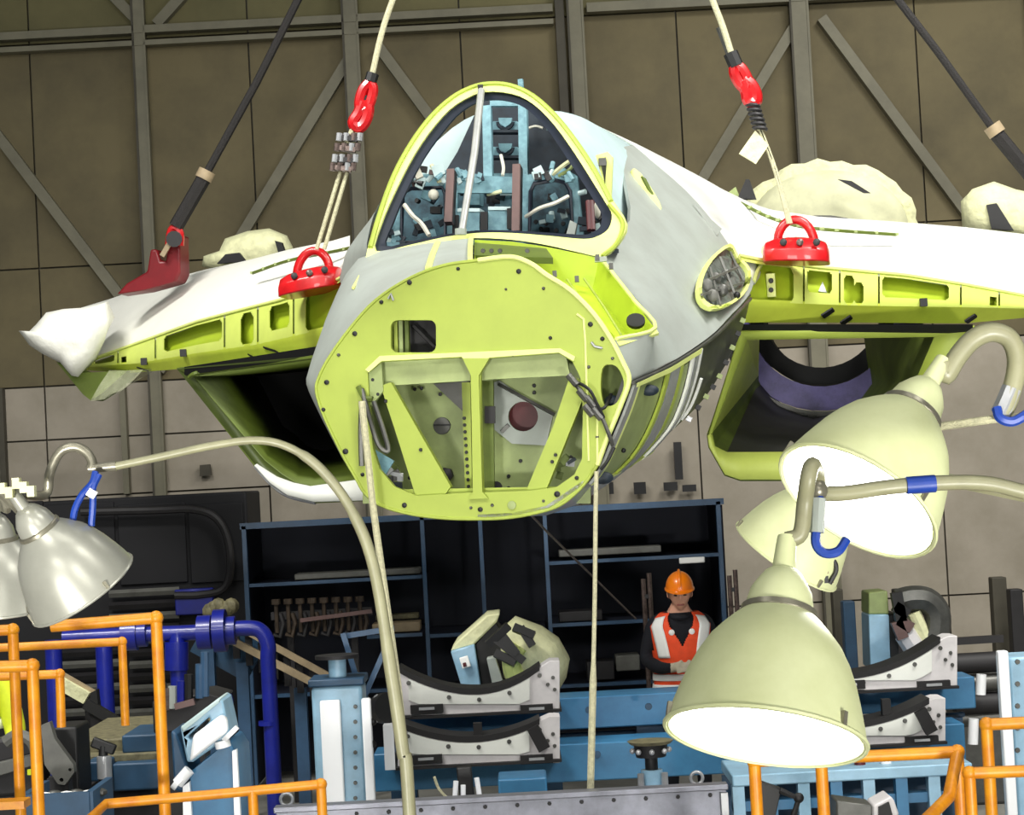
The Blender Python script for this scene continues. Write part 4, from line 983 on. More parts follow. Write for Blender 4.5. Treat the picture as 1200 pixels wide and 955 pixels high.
# inner right sling
YR_ = cR.y - .05
s2 = thing('wire_sling', 'thin wire sling with red hook and spring above the right lug', 'sling', P(932, 262, YR_))
MB().tube(spline([P(x, y, YR_) for x, y in ((775, -160), (832, -8), (846, 28), (857, 62))], 4), [.019] * 13, 8).build('rope', ROPE, s2)
MB().tube([P(843, 32, YR_ + .05), P(856, 66, YR_ + .05)], .022, 6).build('rope_tail', DSKIN, s2)
MB().tube([P(856, 62, YR_), P(863, 78, YR_)], .045, 8).build('ferrule', BLACK, s2)
hook(s2, 861, 76, 884, 120, YR_)
a, b = P(881, 120, YR_), P(891, 152, YR_); hel = []
for i in range(60):
    t = i / 59; q = t * 2 * math.pi * 6; c = a.lerp(b, t); hel.append(c + V((math.cos(q) * .035, math.sin(q) * .035, 0)))
MB().tube(hel, .012, 5).build('spring', DARKM, s2)
MB().tube([a, b], .018, 6).build('spring_core', ROPE, s2)
for dx in (0, 3): MB().tube(spline([P(890 + dx * .3, 150, YR_), P(908 + dx * .5, 200, YR_), P(924 + dx, 262, YR_)], 4), .011, 6).build('wire', ROPE, s2)
tagp = [P(x, y, YR_ - .02) for x, y in ((885, 153), (901, 170), (886, 192), (866, 180))]
tag(MB().plate(tagp, [], V((.0, .015, 0))).build('paper_tag', PAD), 'cream paper tag tied to the thin wire above the right wing', 'tag')
zt_TAB = P(590, 933, 9.4).z - .10
# hanging ropes from the nose
tag(MB().tube(spline([P(x, y, 9.82) for x, y in ((424, 470), (427, 500), (432, 545), (438, 600), (452, 700), (466, 800), (474, 880), (477, 936))] + [V((P(478, 946, 9.82).x, 9.82, zt_TAB + .012))], 4), .016, 6).build('hanging_rope', ROPE), 'pale rope hanging from the left side of the nose bulkhead to the table', 'rope')
tag(MB().tube(spline([P(x, y, 9.74) for x, y in ((699, 552), (698, 600), (697, 700), (695, 800), (692, 925))] + [V((P(692, 936, 9.74).x, 9.74, zt_TAB + .012))], 4), [.010] * 12 + [.016] * 9, 6).build('hanging_rope', ROPE), 'pale rope hanging straight down from the right of the nose bulkhead', 'rope')
tag(MB().tube([P(600, 580, 11.8), P(640, 622, 12.4), P(745, 725, 14.0)], .007, 5).build('thin_cord', STEEL), 'thin dark cord slanting in front of the blue rack', 'cord')

# ================================================================== WORK LAMPS ON GOOSENECKS
def work_lamp(name, rim, Y, ndir, face, rpx, label, lit, m_shade, power=0, neck=1.75, nclip=3, group=None):
    """rim: pixel of the rim centre; ndir: image direction neck -> rim; face: how far the opening turns to the viewer"""
    c = P(*rim, Y); k = Y / FPX; R_ = rpx * k
    im = V((ndir[0], -ndir[1])).normalized() * math.sqrt(1 - face * face)
    d = (CR * im.x + CU * im.y - FWD * face).normalized()           # axis out of the opening
    L = R_ * neck
    o = thing(name, label, 'work lamp', c - d * L, group)
    a = c - d * L
    prof_o = [(.0, .16), (.01, .19), (.06, .25), (.12, .31), (.20, .34), (.235, .345), (.26, .36), (.30, .44), (.36, .54), (.45, .67), (.55, .765), (.66, .845), (.80, .92), (.92, .975), (1.0, 1.0)]
    prof_i = [(1.0, .965), (.92, .93), (.78, .87), (.64, .79), (.50, .66), (.40, .5)]
    outer = [(h * L, r * R_) for h, r in prof_o if h >= .26]; inner = [(h * L, r * R_) for h, r in prof_i]
    n = 40; e1 = d.orthogonal().normalized(); e2 = d.cross(e1)
    ring = lambda h, r: [a + d * h + (e1 * math.cos(2 * math.pi * i / n) + e2 * math.sin(2 * math.pi * i / n)) * r for i in range(n)]
    MB().loft([ring(h, r) for h, r in outer + inner], True, False).build('shade', m_shade, o, ang=55)
    MB().lathe([(h * L, r * R_) for h, r in prof_o if h <= .26] + [(.27 * L, .02)], a, d, 24).build('lamp_housing', m_shade, o, ang=40)
    MB().lathe([(.225 * L, .35 * R_), (.235 * L, .385 * R_), (.265 * L, .39 * R_), (.28 * L, .37 * R_), (.28 * L, .3 * R_)], a, d, 28).build('collar', LAMPN, o)
    MB().lathe([(-.22 * L, .10 * R_), (-.02 * L, .12 * R_), (.0, .17 * R_), (.03 * L, .15 * R_)], a, d, 14).build('neck_sleeve', m_shade, o)
    if lit:
        MB().lathe([(.955 * L, .92 * R_), (.985 * L, .90 * R_), (1.0 * L, .6 * R_), (1.005 * L, .02)], a, d, 36).build('lens', LENS, o)
        lt = bpy.data.lights.new('bulb', 'AREA'); lt.shape = 'DISK'; lt.size = R_ * 1.6; lt.energy = power; lt.color = (1, .98, .92)
        lo = bpy.data.objects.new('bulb', lt); COL.objects.link(lo); lo.parent = o
        lo.location = (c + d * .012) - ORG[o.name]; lo.rotation_euler = d.to_track_quat('-Z', 'Y').to_euler()
    else:
        MB().lathe([(.955 * L, .92 * R_), (.985 * L, .90 * R_), (1.0 * L, .02)], a, d, 36).build('lens', WHITE2, o)
    MB().lathe([(.985 * L, 1.02 * R_), (.985 * L, 1.035 * R_), (1.01 * L, 1.035 * R_), (1.01 * L, .96 * R_), (.985 * L, .96 * R_)], a, d, 40).build('rim_ring', m_shade, o) if False else None
    MB().tube(ring(.995 * L, 1.0 * R_), .012 * R_ * 2.2, 6, True).build('rim_ring', m_shade, o)
    for i in range(nclip):
        q = 2 * math.pi * (i + .3) / nclip
        rdir = e1 * math.cos(q) + e2 * math.sin(q)
        p = a + d * (.93 * L) + rdir * (1.0 * R_)
        MB().bar(p - d * .02 * L, p + d * .06 * L, .05 * R_, .05 * R_, e1.cross(rdir) if False else rdir).build('rim_clip', LAMPN, o)
    return o, a - d * (.2 * L), d
big, bign, bd = work_lamp('work_lamp', (897, 864), 4.2, (-30, 178), .40, 118, 'large cream work lamp shining at lower right, nearest the camera', True, LAMPG, 14, neck=1.75)
up, upn, ud = work_lamp('work_lamp', (1004, 588), 4.9, (-97, 135), .42, 101, 'cream work lamp shining below the right intake', True, LAMPG, 10, neck=1.85)
bk_, bkn, bkd = work_lamp('work_lamp', (921, 652), 5.6, (-60, 95), -.22, 68, 'cream work lamp facing away, half hidden behind the large lamp neck', False, LAMPG, neck=1.7)
lf, lfn, ld = work_lamp('work_lamp', (97, 691), 6.0, (50, 80), -.30, 68, 'pale grey work lamp with its shade turned away at left', False, LAMPS, neck=1.75)
lb, lbn, lbd = work_lamp('work_lamp', (4, 712), 6.6, (6, 90), -.12, 64, 'pale work lamp cut by the left edge behind the other left lamp', False, LAMPS, neck=1.7)
def arm(name, label, pts, r, m, loc=None, cat='lamp arm', tapes=(), root=None, sub='tube', k=5):
    o = root or thing(name, label, cat, loc or pts[-1])
    MB().tube(spline(pts, k), r, 10).build(sub, m, o)
    return o
# big lamp's gooseneck: up from the neck, bend, arm to the right
Y1 = 4.2
g = thing('lamp_arm', 'grey bent lamp arm reaching in from the right to the large lamp', 'lamp arm', P(1200, 585, 4.2))
pn = bign
MB().tube(spline([pn, P(938, 625, pn.y), P(943, 590, pn.y), P(947, 560, pn.y - .02), P(952, 545, pn.y), P(957, 556, pn.y + .05), P(958, 572, pn.y + .06)], 5), .017, 10).build('gooseneck', LAMPA, g)
MB().tube(spline([P(956, 578, pn.y + .06), P(990, 578, pn.y + .08), P(1040, 571, pn.y + .1), P(1100, 566, pn.y + .1), P(1150, 566, pn.y + .1), P(1190, 574, pn.y + .1), P(1260, 598, pn.y + .1), P(1330, 680, pn.y + .1), P(1370, 960, pn.y + .1)], 5), .016, 10).build('arm_tube', LAMPA, g)
MB().tube([P(1062, 569, pn.y + .1), P(1096, 566.5, pn.y + .1)], .0185, 10).build('blue_tape', TAPE, g)
MB().ball(P(957, 574, pn.y + .05), .024).build('joint', LAMPN, g)
MB().tube(spline([P(960, 582, pn.y + .04), P(958, 610, pn.y + .03), P(956, 636, pn.y + .03), P(966, 648, pn.y + .03), P(982, 646, pn.y + .03), P(992, 632, pn.y + .04)], 5), .010, 8).build('cable', TAPE, g)
MB().tube([P(959, 584, pn.y + .04), P(957, 624, pn.y + .03)], .016, 8).build('cable_sleeve', SKIN, g)
# upper lamp gooseneck
pn = upn
g2 = thing('lamp_arm', 'hooked cream lamp arm above the lamp below the right intake', 'lamp arm', P(1200, 490, 4.9))
MB().tube(spline([pn, P(1108, 440, pn.y), P(1122, 418, pn.y), P(1140, 398, pn.y), P(1162, 389, pn.y), P(1182, 396, pn.y), P(1191, 416, pn.y), P(1190, 440, pn.y), P(1182, 468, pn.y), P(1174, 484, pn.y)], 5), .024, 10).build('gooseneck', LAMPA, g2)
MB().tube(spline([P(1186, 455, pn.y), P(1178, 474, pn.y), P(1172, 486, pn.y)], 4), .025, 8).build('joint', SILVER, g2)
MB().tube(spline([P(1168, 478, pn.y - .02), P(1172, 490, pn.y - .03), P(1186, 494, pn.y - .03), P(1202, 486, pn.y - .03), P(1222, 470, pn.y - .02)], 5), .012, 8).build('cable', TAPE, g2)
MB().tube([P(1100, 500, pn.y), P(1165, 491, pn.y), P(1260, 484, pn.y)], .010, 8).build('arm_rod', ROPE, g2)
MB().tube([P(1260, 480, pn.y), P(1262, 700, pn.y), P(1275, 960, pn.y)], .02, 8).build('arm_post', LAMPA, g2)
# back right lamp's short neck and terminal
g3 = thing('lamp_arm', 'short hidden lamp arm behind the large lamp', 'lamp arm', P(985, 560, 5.6))
MB().tube(spline([bkn, P(972, 560, 5.6), P(1010, 545, 5.65), P(1100, 560, 5.7), P(1290, 600, 5.7)], 5), .018, 8).build('arm_tube', LAMPA, g3)
tm = thing('terminal_block', 'small brass terminal block below the blue cable at right', 'terminal', P(965, 676, 5.5))
for i in range(8):
    MB().box(P(956 + (i % 4) * 6, 668 + (i // 4) * 11, 5.5 + .02 * (i % 2)), (.010, .02, .018)).build('terminal', TAN if i % 3 else BLACK, tm)
MB().tube(spline([P(950, 660, 5.5), P(958, 656, 5.5), P(975, 655, 5.5), P(980, 668, 5.5), P(972, 684, 5.5)], 4), .006, 6).build('wire', BLACK, tm)
# left arms
g4 = thing('lamp_arm', 'tall curved cream lamp arm rising from the bottom and bending left', 'lamp arm', P(480, 955, 6.0))
MB().tube(spline([V((P(484, 1010, 6).x, 6.0, .0)), P(480, 955, 6), P(472, 880, 6), P(458, 785, 6), P(438, 665, 6), P(412, 598, 6), P(376, 550, 6), P(338, 524, 6), P(300, 516, 6), P(250, 522, 6), P(185, 536, 6), P(132, 547, 6)], 6), [.0185] * 20 + [.0165] * 10 + [.0145] * 10 + [.0115] * 27, 10).build('arm_tube', LAMPA, g4)
MB().cyl(P(136, 546, 6), P(104, 549, 6), .014, 10).build('joint', LAMPN, g4)
MB().tube(spline([P(106, 549, 6), P(108, 542, 6), P(102, 531, 6), P(90, 524, 6), P(76, 526, 6), P(66, 536, 6), P(58, 556, 6), P(52, 580, 6), lfn], 5), .014, 10).build('gooseneck', LAMPN, g4)
MB().tube(spline([P(112, 553, 5.96), P(108, 566, 5.95), P(96, 580, 5.96), P(88, 596, 5.96), P(85, 612, 5.97)], 5), .010, 8).build('cable', TAPE, g4)
MB().tube(spline([P(116, 556, 5.96), P(109, 572, 5.95), P(109, 590, 5.96), P(107, 616, 5.97)], 5), .010, 8).build('cable', TAPE, g4)
MB().cyl(P(105, 582, 5.95), P(110, 574, 5.95), .014, 8).build('white_tie', REFLECT, g4)
for i in range(7): MB().box(lfn + V((.02 * (i - 3), -.03, .012 * ((i * 5) % 3))), (.02, .03, .03)).build('cable_gland', PAD, g4)
g5 = thing('lamp_arm', 'lamp arm entering at the left edge above the left lamps', 'lamp arm', P(0, 576, 6.5))
MB().tube(spline([lbn, P(8, 596, 6.5), P(0, 578, 6.5), P(-30, 560, 6.5), P(-80, 640, 6.5), V((P(-90, 640, 6.5).x, 6.5, 0))], 5), .016, 8).build('arm_tube', LAMPN, g5)
MB().tube([P(-20, 566, 6.0), P(8, 582, 5.95), P(24, 598, 5.92)], .016, 8).build('arm_tube', LAMPN, g5)

# ================================================================== YELLOW GUARD RAILS
def rail(label, pts, Y, r=.020, verts=(), group=None, Y2=None):
    """handrail through pixel points; verts: indices of points that drop to the floor"""
    Ps = [P(x, y, Y + (dy[0] if dy else 0)) for x, y, *dy in pts]
    o = thing('guard_rail', label, 'guard rail', V((Ps[0].x, Ps[0].y, 0)), group)
    MB().tube(Ps, r, 10).build('handrail', YEL, o)
    for i in verts:
        p = Ps[i]; MB().ball(p, r * 1.25, 10, 6).build('elbow', YEL, o)
        MB().tube([p, V((p.x, p.y, 0))], r, 10).build('post', YEL, o)
    return o
rail('tallest yellow guard rail at left with a long front post', [(60, 734), (183, 724)], 7.6, .021, (1,))
rail('yellow guard rail at far left edge behind the twin posts', [(-30, 740), (15, 738)], 7.4, .019, (1,))
rail('middle yellow guard rail with short post in front of the louvres', [(-20, 760), (143, 752)], 9.0, .018, ())
o = bpy.data.objects['guard_rail.002']; a = P(143, 752, 9.0); MB().tube([a, P(147, 850, 9.0)], .018, 10).build('post', YEL, o); MB().ball(a, .022).build('elbow', YEL, o)
rail('yellow guard rail at left edge above the grey bracket', [(-20, 782), (38, 780)], 7.0, .020, (1,))
rail('small yellow guard rail with short post behind the left rails', [(-10, 793), (70, 790)], 8.4, .018, ())
o = bpy.data.objects['guard_rail.004']; a = P(70, 790, 8.4); MB().tube([a, P(72, 852, 8.4)], .018, 10).build('post', YEL, o); MB().ball(a, .022).build('elbow', YEL, o)
rail('low yellow guard rail running along the bottom left to the blue post', [(100, 965, -.25), (124, 942), (250, 931), (376, 919)], 7.3, .0172, (3,))
o = bpy.data.objects['guard_rail.005']; a = P(296, 927, 7.3); MB().tube([a, V((a.x, a.y, 0))], .0172, 10).build('post', YEL, o)
pbox(-15, 940, 28, 949, 7.2, .1).build('toe_board', YEL, bpy.data.objects['guard_rail.003'])
rail('yellow guard rail at lower right beside the large lamp', [(884, 892), (962, 888), (1020, 886), (1122, 881)], 6.6, .019, (0, 1, 3))
o = bpy.data.objects['guard_rail.006']; MB().tube([P(1122, 882, 6.6), P(1112, 934, 6.4), P(1084, 962, 6.2)], .019, 10).build('brace', YEL, o)
rail('yellow guard rail at the right edge in front of the white post', [(1156, 849), (1240, 845)], 7.0, .020, (0,))
rail('lower yellow guard rail at the right edge', [(1136, 906), (1240, 902)], 6.4, .018, (0,))

# ================================================================== JIG BEAMS AND CRADLES
YJ = 13.0; kj = YJ / FPX
jig = thing('assembly_jig', 'long blue assembly jig frame of two box beams carrying white cradles', 'jig', P(800, 955, YJ))
def jbeam(x0, x1, y0, y1, Y, nm='beam', m=JIGB, d=.35):
    return pbox(x0, y0, x1, y1, Y, d).build(nm, m, jig, bevel=.008)
jbeam(452, 1142, 811, 848, YJ + .15); jbeam(440, 1130, 866, 910, YJ - .25)
jbeam(500, 1130, 851, 857, YJ + .4, 'tie_bar', JIGD, .05)
for x in (470, 640, 760, 980, 1110):
    p = P(x, 840, YJ + .3); MB().box((p.x, p.y, p.z / 2), (.16, .16, p.z)).build('jig_leg', JIGD, jig)
for x, y in ((500, 885), (560, 882), (700, 884), (850, 872), (690, 832), (760, 828)):
    p = P(x, y, YJ - .26); MB().lathe([(0, .022), (.012, .020)], p, V((0, -1, 0)), 10).build('bolt', JIGD, jig)
def cradle(x0, x1, ytl, ytr, ylow, ybot, xc, Y, label, hi_right=True):
    """white saddle with concave rubber-lined top edge"""
    o = thing('cradle', label, 'cradle', P((x0 + x1) / 2, ybot, Y), 'white saddle cradles on the blue jig')
    n = 16; top = []
    for i in range(n + 1):
        t = i / n; x = x0 + (x1 - x0) * t
        if x < xc: y = ylow + (ytl - ylow) * ((xc - x) / (xc - x0)) ** 2
        else: y = ylow + (ytr - ylow) * ((x - xc) / (x1 - 14 - xc)) ** 2 if x < x1 - 14 else ytr
        top.append((x, y))
    body = [P(x, y, Y) for x, y in top] + [P(x1, ybot - 4, Y), P(x0, ybot, Y)]
    MB().plate(body, [], V((0, .22, 0))).build('saddle', CRADLE, o, bevel=.006)
    ex = [P(x, y - 3, Y - .01) for x, y in top if x <= x1 - 12]; ex2 = [P(x, y + 4, Y - .01) for x, y in top if x <= x1 - 12]
    MB().plate(ex + ex2[::-1], [], V((0, .26, 0))).build('rubber_pad', RUBBER, o)
    # raised web along the top curve and corner plates
    wb = [P(x, y + 5, Y - .012) for x, y in top[1:-3]] + [P(x, min(y + 30, ybot - 14), Y - .012) for x, y in top[1:-3]][::-1]
    MB().plate(wb, [], V((0, .012, 0))).build('raised_web', WHITE2, o)
    for xa in (x0 + 14, x1 - 46):
        c_ = pbox(xa, ybot - 13, xa + 38, ybot - 3, Y - .04, .05).build('clamp_block', RUBBER, o)
        pbox(xa + 10, ybot - 10, xa + 28, ybot - 7, Y - .05, .012).build('clamp_slot', SILVER, c_)
    for i in (1, 5, 8, 11, 14):
        x, y = top[i]; MB().lathe([(0, .014), (.008, .012)], P(x, y + 10, Y - .014), V((0, -1, 0)), 8).build('bolt', DSKIN, o)
    for dx, dy in ((8, 20), (6, 34), (14, 28)):
        MB().lathe([(0, .012), (.008, .010)], P(x1 - dx, ytr + dy, Y - .002), V((0, -1, 0)), 8).build('bolt', DSKIN, o)
    pbox(x0 - 2, ybot - 3, x1 + 2, ybot, Y - .05, .44).build('base_plate', RUBBER, o)
    return o
cradle(467, 656, 784, 774, 810, 839, 556, YJ - .25, 'white concave cradle on the upper jig beam, below the blue machine at centre')
c2 = cradle(466, 656, 848, 840, 866, 898, 548, YJ - .65, 'white concave cradle on the lower jig beam at centre')
c3 = cradle(962, 1122, 790, 745, 792, 811, 985, YJ - .25, 'white concave cradle on the upper jig beam at right')
c4 = cradle(956, 1108, 860, 818, 850, 876, 985, YJ - .65, 'white concave cradle on the lower jig beam at right')
for o, x, y in ((c2, 632, 866), (c4, 1086, 846)):
    MB().bar(P(x - 8, y - 14, YJ - .70), P(x + 6, y + 12, YJ - .70), .07, .05).build('toggle_clamp', RUBBER, o)
for o, x, y in ((c2, 560, 856), (c4, 1038, 828)):
    MB().box(P(x, y, YJ - .58), (.05, .06, .09)).build('stop_peg', RUBBER, o)
tag(pbox(450, 850, 462, 902, YJ - .62, .36).build('white_plate', WHITEP), 'narrow bright white plate left of the lower centre cradle', 'plate')
# machines parked behind the cradles
def parked(x, y, Y, label, flip=1, s=1.0):
    o = thing('wrapped_machine', label, 'machine', P(x, y + 40, Y))
    q = lambda a, b: (x + a * flip * s, y + b * s)
    def pl(pts, nm, m, d=.3, dy=0): MB().plate([P(*q(a, b), Y + dy) for a, b in pts], [], V((0, d, 0))).build(nm, m, o, bevel=.01)
    return o, q, pl
o, q, pl = parked(600, 765, 13.7, 'blue boxed machine with cream wrapped wheel leaning behind the centre cradle')
pl([(-72, -2), (-44, -10), (-36, 42), (-58, 44)], 'blue_box', JIGP, .4)
pl([(-72, -2), (-66, -12), (-30, -44), (-14, -46), (-18, -36), (-44, -10)], 'box_top', PAD, .5, .05)
pl([(-44, -10), (-20, -38), (-8, -20), (-16, 40), (-36, 42)], 'dark_side', BLACK, .4, .1)
pl([(-62, 6), (-52, 3), (-48, 16), (-58, 19)], 'label_plate', REFLECT, .01, -.03)
pl([(-58, 12), (-54, 11), (-53, 16), (-57, 17)], 'label_mark', MAROON, .01, -.04)
pl([(-30, 6), (-20, 4), (-8, 40), (-22, 42)], 'grey_arm', SKIN, .1, -.05)
wv = [P(*q(a, b), 13.75) for a, b in ((-16, -22), (4, -40), (20, -34), (36, -28), (56, -14), (68, 8), (64, 30), (50, 54), (40, 20), (10, 42), (-10, 30))]
cc_ = sum(wv, V()) / len(wv)
MB().loft([[cc_.lerp(p, f) + V((0, d, 0)) for p in wv] for f, d in ((.4, -.16), (.8, -.10), (1.0, .06), (1.0, .3), (.8, .4))], True, True).build('cream_wrap', PAD, o, ang=80)
MB().tube(spline([P(*q(a, b), 13.6) for a, b in ((8, -8), (0, 6), (2, 24), (14, 36))], 4), .06, 8).build('wheel_rim', LIME_PALE, o)
for a, b in (((-14, -24), (6, 2)), ((2, -30), (26, -20)), ((-22, -18), (14, 10)), ((10, -30), (24, -8)), ((-20, 0), (4, 12)), ((-28, -10), (-4, -32))):
    MB().bar(P(*q(*a), 13.52), P(*q(*b), 13.5), .05, .05).build('black_clamp', BLACK, o)
o, q, pl = parked(1060, 740, 13.6, 'pale blue post machine with dark clamped ring behind the right cradle')
pl([(-42, -20), (-18, -20), (-16, 42), (-40, 44)], 'blue_box', JIGP, .3)
pl([(-42, -46), (-20, -48), (-18, -20), (-42, -20)], 'box_top', LIME_GREY, .3, .02)
pl([(-18, -20), (-8, -22), (-6, 40), (-16, 42)], 'dark_side', BLACK, .3, .02)
MB().tube(spline([P(*q(a, b), 13.6) for a, b in ((-8, -34), (8, -38), (26, -36), (38, -22), (38, 0), (30, 18))], 4), .085, 8).build('dark_ring', DSKIN, o)
MB().tube(spline([P(*q(a, b), 13.55) for a, b in ((0, 2), (8, 14), (14, 24), (20, 34))], 4), .07, 8).build('white_arm', CRADLE, o)
MB().tube(spline([P(*q(a, b), 13.58) for a, b in ((10, -22), (18, -4), (26, 14), (30, 22))], 4), .05, 8).build('cream_arm', PAD, o)
for a, b in (((-10, -46), (-4, -12)), ((-8, -14), (8, -4)), ((-12, -30), (4, -20)), ((-10, -12), (-2, 8))):
    MB().bar(P(*q(*a), 13.5), P(*q(*b), 13.5), .07, .06).build('black_clamp', BLACK if a[1] < -20 else BROWN, o)
# ================================================================== TABLE, JIG DETAILS
tb = thing('steel_table', 'grey steel surface table with lipped edge at the bottom centre', 'table', V((P(590, 940, 9.4).x, 9.6, 0)))
zl = P(590, 933, 9.4).z; zt = zl - .10; xl, xr = P(320, 945, 9.4).x, P(854, 930, 9.4).x
MB().box(((xl + xr) / 2, 9.45, zl - .012), (xr - xl, .10, .024)).build('lip', TABLE, tb, bevel=.004)
MB().box(((xl + xr) / 2, 9.78, zt - .02), (xr - xl, .66, .04)).build('table_top', TABLE, tb, bevel=.005)
MB().box(((xl + xr) / 2, 9.44, zl - .31), (xr - xl - .02, .04, .57)).build('front_panel', TABLE, tb)
MB().box((xr - .02, 9.40, zl - .31), (.03, .03, .55)).build('edge_strip', SILVER, tb)
for i in range(14):
    MB().lathe([(0, .010), (.006, .008)], V((xl + .08 + i * (xr - xl - .16) / 13, 9.42, zl - .045)), V((0, -1, 0)), 8).build('bolt', BLACK, tb)
for sx in (xl + .1, xr - .1):
    for yy in (9.55, 10.0): MB().box((sx, yy, (zt - .04) / 2), (.08, .08, zt - .04)).build('leg', DARKM, tb)
# screw jack on the table and ring
jk = thing('screw_jack', 'small black screw jack with cup head standing on the steel table', 'jack', V((P(765, 925, 10).x, 10.0, zt)))
jx, jz = P(765, 925, 10).x, zt
for h0, h1, r in ((0, .10, .05), (.10, .16, .03), (.16, .22, .07), (.22, .235, .095)):
    MB().lathe([(h0, r), (h1, r * (1.0 if h1 < .2 else 1.15))], (jx, 10.0, jz), (0, 0, 1), 14).build('jack_stage', JIGP if h0 == 0 else BLACK if h1 < .23 else MOSS, jk)
for i in range(8):
    q_ = 2 * math.pi * i / 8
    MB().ball((jx + .085 * math.cos(q_), 10.0 + .085 * math.sin(q_), jz + .19), .014, 8, 5).build('jack_ball', SILVER, jk)
for sx in (-1, 1): MB().cyl((jx + sx * .055, 9.95, jz), (jx + sx * .055, 9.95, jz + .09), .016, 8).build('jack_pillar', SILVER, jk)
rg = thing('eye_bolt', 'silver eye bolt ring on the steel table beside the screw jack', 'eye bolt', V((P(817, 922, 10).x, 10.0, zt)))
rp = V((P(817, 922, 10).x, 10.0, zt + .05))
MB().tube([rp + V((.028 * math.cos(t), 0, .028 * math.sin(t))) for t in [2 * math.pi * i / 20 for i in range(20)]], .008, 8, True).build('ring', SILVER, rg)
MB().cyl((rp.x, 10.0, zt), (rp.x, 10.0, zt + .024), .012, 8).build('shank', SILVER, rg)
rg2 = dup(rg, V((P(336, 940, 10).x - rp.x, 0, 0)), 'silver eye bolt ring at the left end of the steel table')
tl = thing('clamp_tool', 'small black and white clamp tool on the steel table behind the ropes', 'clamp', V((P(548, 938, 10).x, 10.0, zt)))
p0 = V((P(548, 938, 10).x, 10.0, zt))
MB().bar(p0 + V((0, 0, .0)), p0 + V((-.01, 0, .16)), .07, .06).build('clamp_body', BLACK, tl, bevel=.008)
for dx, h in ((-.06, .10), (-.02, .08), (.06, .11)): MB().cyl(p0 + V((dx, -.04, 0)), p0 + V((dx * .8, -.04, h)), .012, 8).build('clamp_leg', WHITEP, tl)
MB().tube(spline([p0 + V((-.08, 0, 0)), p0 + V((-.13, 0, .06)), p0 + V((-.15, 0, .12))], 4), .007, 6).build('clamp_lever', ROPE, tl)
a = P(612, 912, 10.9); tb2 = tag(MB().box((a.x, 11.05, a.z / 2), (57 * 10.9 / FPX, .3, a.z)).build('blue_cabinet', JIGB, bevel=.01), 'small blue cabinet behind the steel table', 'cabinet')
# blue jig post; glare on it built as a pure white strip
bp = thing('jig_post', 'blue jig post with glare painted as a white strip, left of the cradles', 'post', V((P(395, 880, 11.5).x, 11.6, 0)))
zt2 = P(393, 806, 11.5).z; c_ = P(396, 880, 11.5); kk = 11.5 / FPX
MB().box((c_.x, 11.75, zt2 / 2), (60 * kk, .3, zt2)).build('post_body', JIGP, bp, bevel=.02)
MB().box((c_.x, 11.75, zt2 + .02), (66 * kk, .34, .04)).build('cap_plate', JIGD, bp, bevel=.008)
MB().cyl((c_.x, 11.72, zt2 + .04), (c_.x, 11.72, zt2 + .14), .05, 12).build('spindle', JIGP, bp)
MB().cyl((c_.x, 11.72, zt2 + .14), (c_.x, 11.72, zt2 + .16), .12, 16).build('hand_wheel', DARKM, bp)
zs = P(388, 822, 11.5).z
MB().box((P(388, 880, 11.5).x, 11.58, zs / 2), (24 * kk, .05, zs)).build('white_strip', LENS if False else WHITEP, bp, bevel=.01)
for i in range(7):
    MB().lathe([(0, .012), (.008, .010)], P(415, 830 + i * 18, 11.5) + V((0, .085, 0)), V((0, -1, 0)), 8).build('bolt', DSKIN, bp)
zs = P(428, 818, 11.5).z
ws = tag(MB().box((P(432, 880, 11.5).x, 11.5, zs / 2), (11 * kk, .06, zs)).build('glare_bar', WHITEP, bevel=.01), 'thin white bar painted for glare right of the blue jig post', 'post')  # glare beside the post, modelled as a pure white bar
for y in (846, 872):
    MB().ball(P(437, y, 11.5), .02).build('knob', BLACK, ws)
# struts above the glare bar and hand wheel
vs = thing('v_strut', 'pair of thin grey struts meeting in a V above the thin glare bar', 'strut', P(428, 818, 12))
MB().bar(P(402, 742, 12), P(424, 814, 12), .03, .03).build('strut_arm', RACKB, vs)
MB().bar(P(455, 752, 12), P(428, 814, 12), .03, .03).build('strut_arm', RACKB, vs)
MB().bar(P(400, 746, 12.1), P(462, 736, 12.1), .03, .03).build('strut_arm', RACKB, vs)
p = P(426, 816, 12); MB().box((p.x, 12.0, p.z / 2), (.05, .05, p.z)).build('strut_foot', JIGD, vs)
hw = thing('hand_wheel', 'black hand wheel with a silver rim left of the upper cradle', 'wheel', P(447, 840, 12.6))
MB().cyl(P(448, 830, 12.6), P(456, 829, 12.5), .09, 16).build('wheel_hub', BLACK, hw)
MB().tube([P(442 + 3 * math.cos(t), 830 + 14 * math.sin(t), 12.55) for t in [2 * math.pi * i / 16 for i in range(16)]], .014, 6, True).build('wheel_rim', SILVER, hw)

# ================================================================== BLUE PIPES AND CLUTTER AT LEFT
pi = thing('blue_pipe', 'thick deep blue pipework frame running across the left background', 'pipe', V((P(318, 900, 15).x, 15.0, 0)))
YP = 15.0
pts = [P(74, 748, YP), P(150, 744, YP), P(230, 741, YP), P(288, 736, YP), P(306, 740, YP), P(314, 755, YP)]
e = P(314, 770, YP); 
MB().tube(spline(pts + [e], 5) + [V((e.x, e.y, 0))], .055, 12).build('pipe', PIPEB, pi)
for x, y in ((62, 750), (121, 747), (207, 742)):
    p = P(x, y, YP); MB().tube([p, V((p.x, p.y, .0))], .06, 12).build('pipe_leg', PIPEB, pi)
for x, y, r, l in ((152, 744, .11, 9), (166, 743, .09, 6), (240, 741, .12, 8), (258, 739, .15, 7), (268, 739, .10, 8)):
    MB().cyl(P(x - l, y + .4, YP), P(x + l, y - .4, YP), r, 16).build('valve_flange', PIPEB, pi)
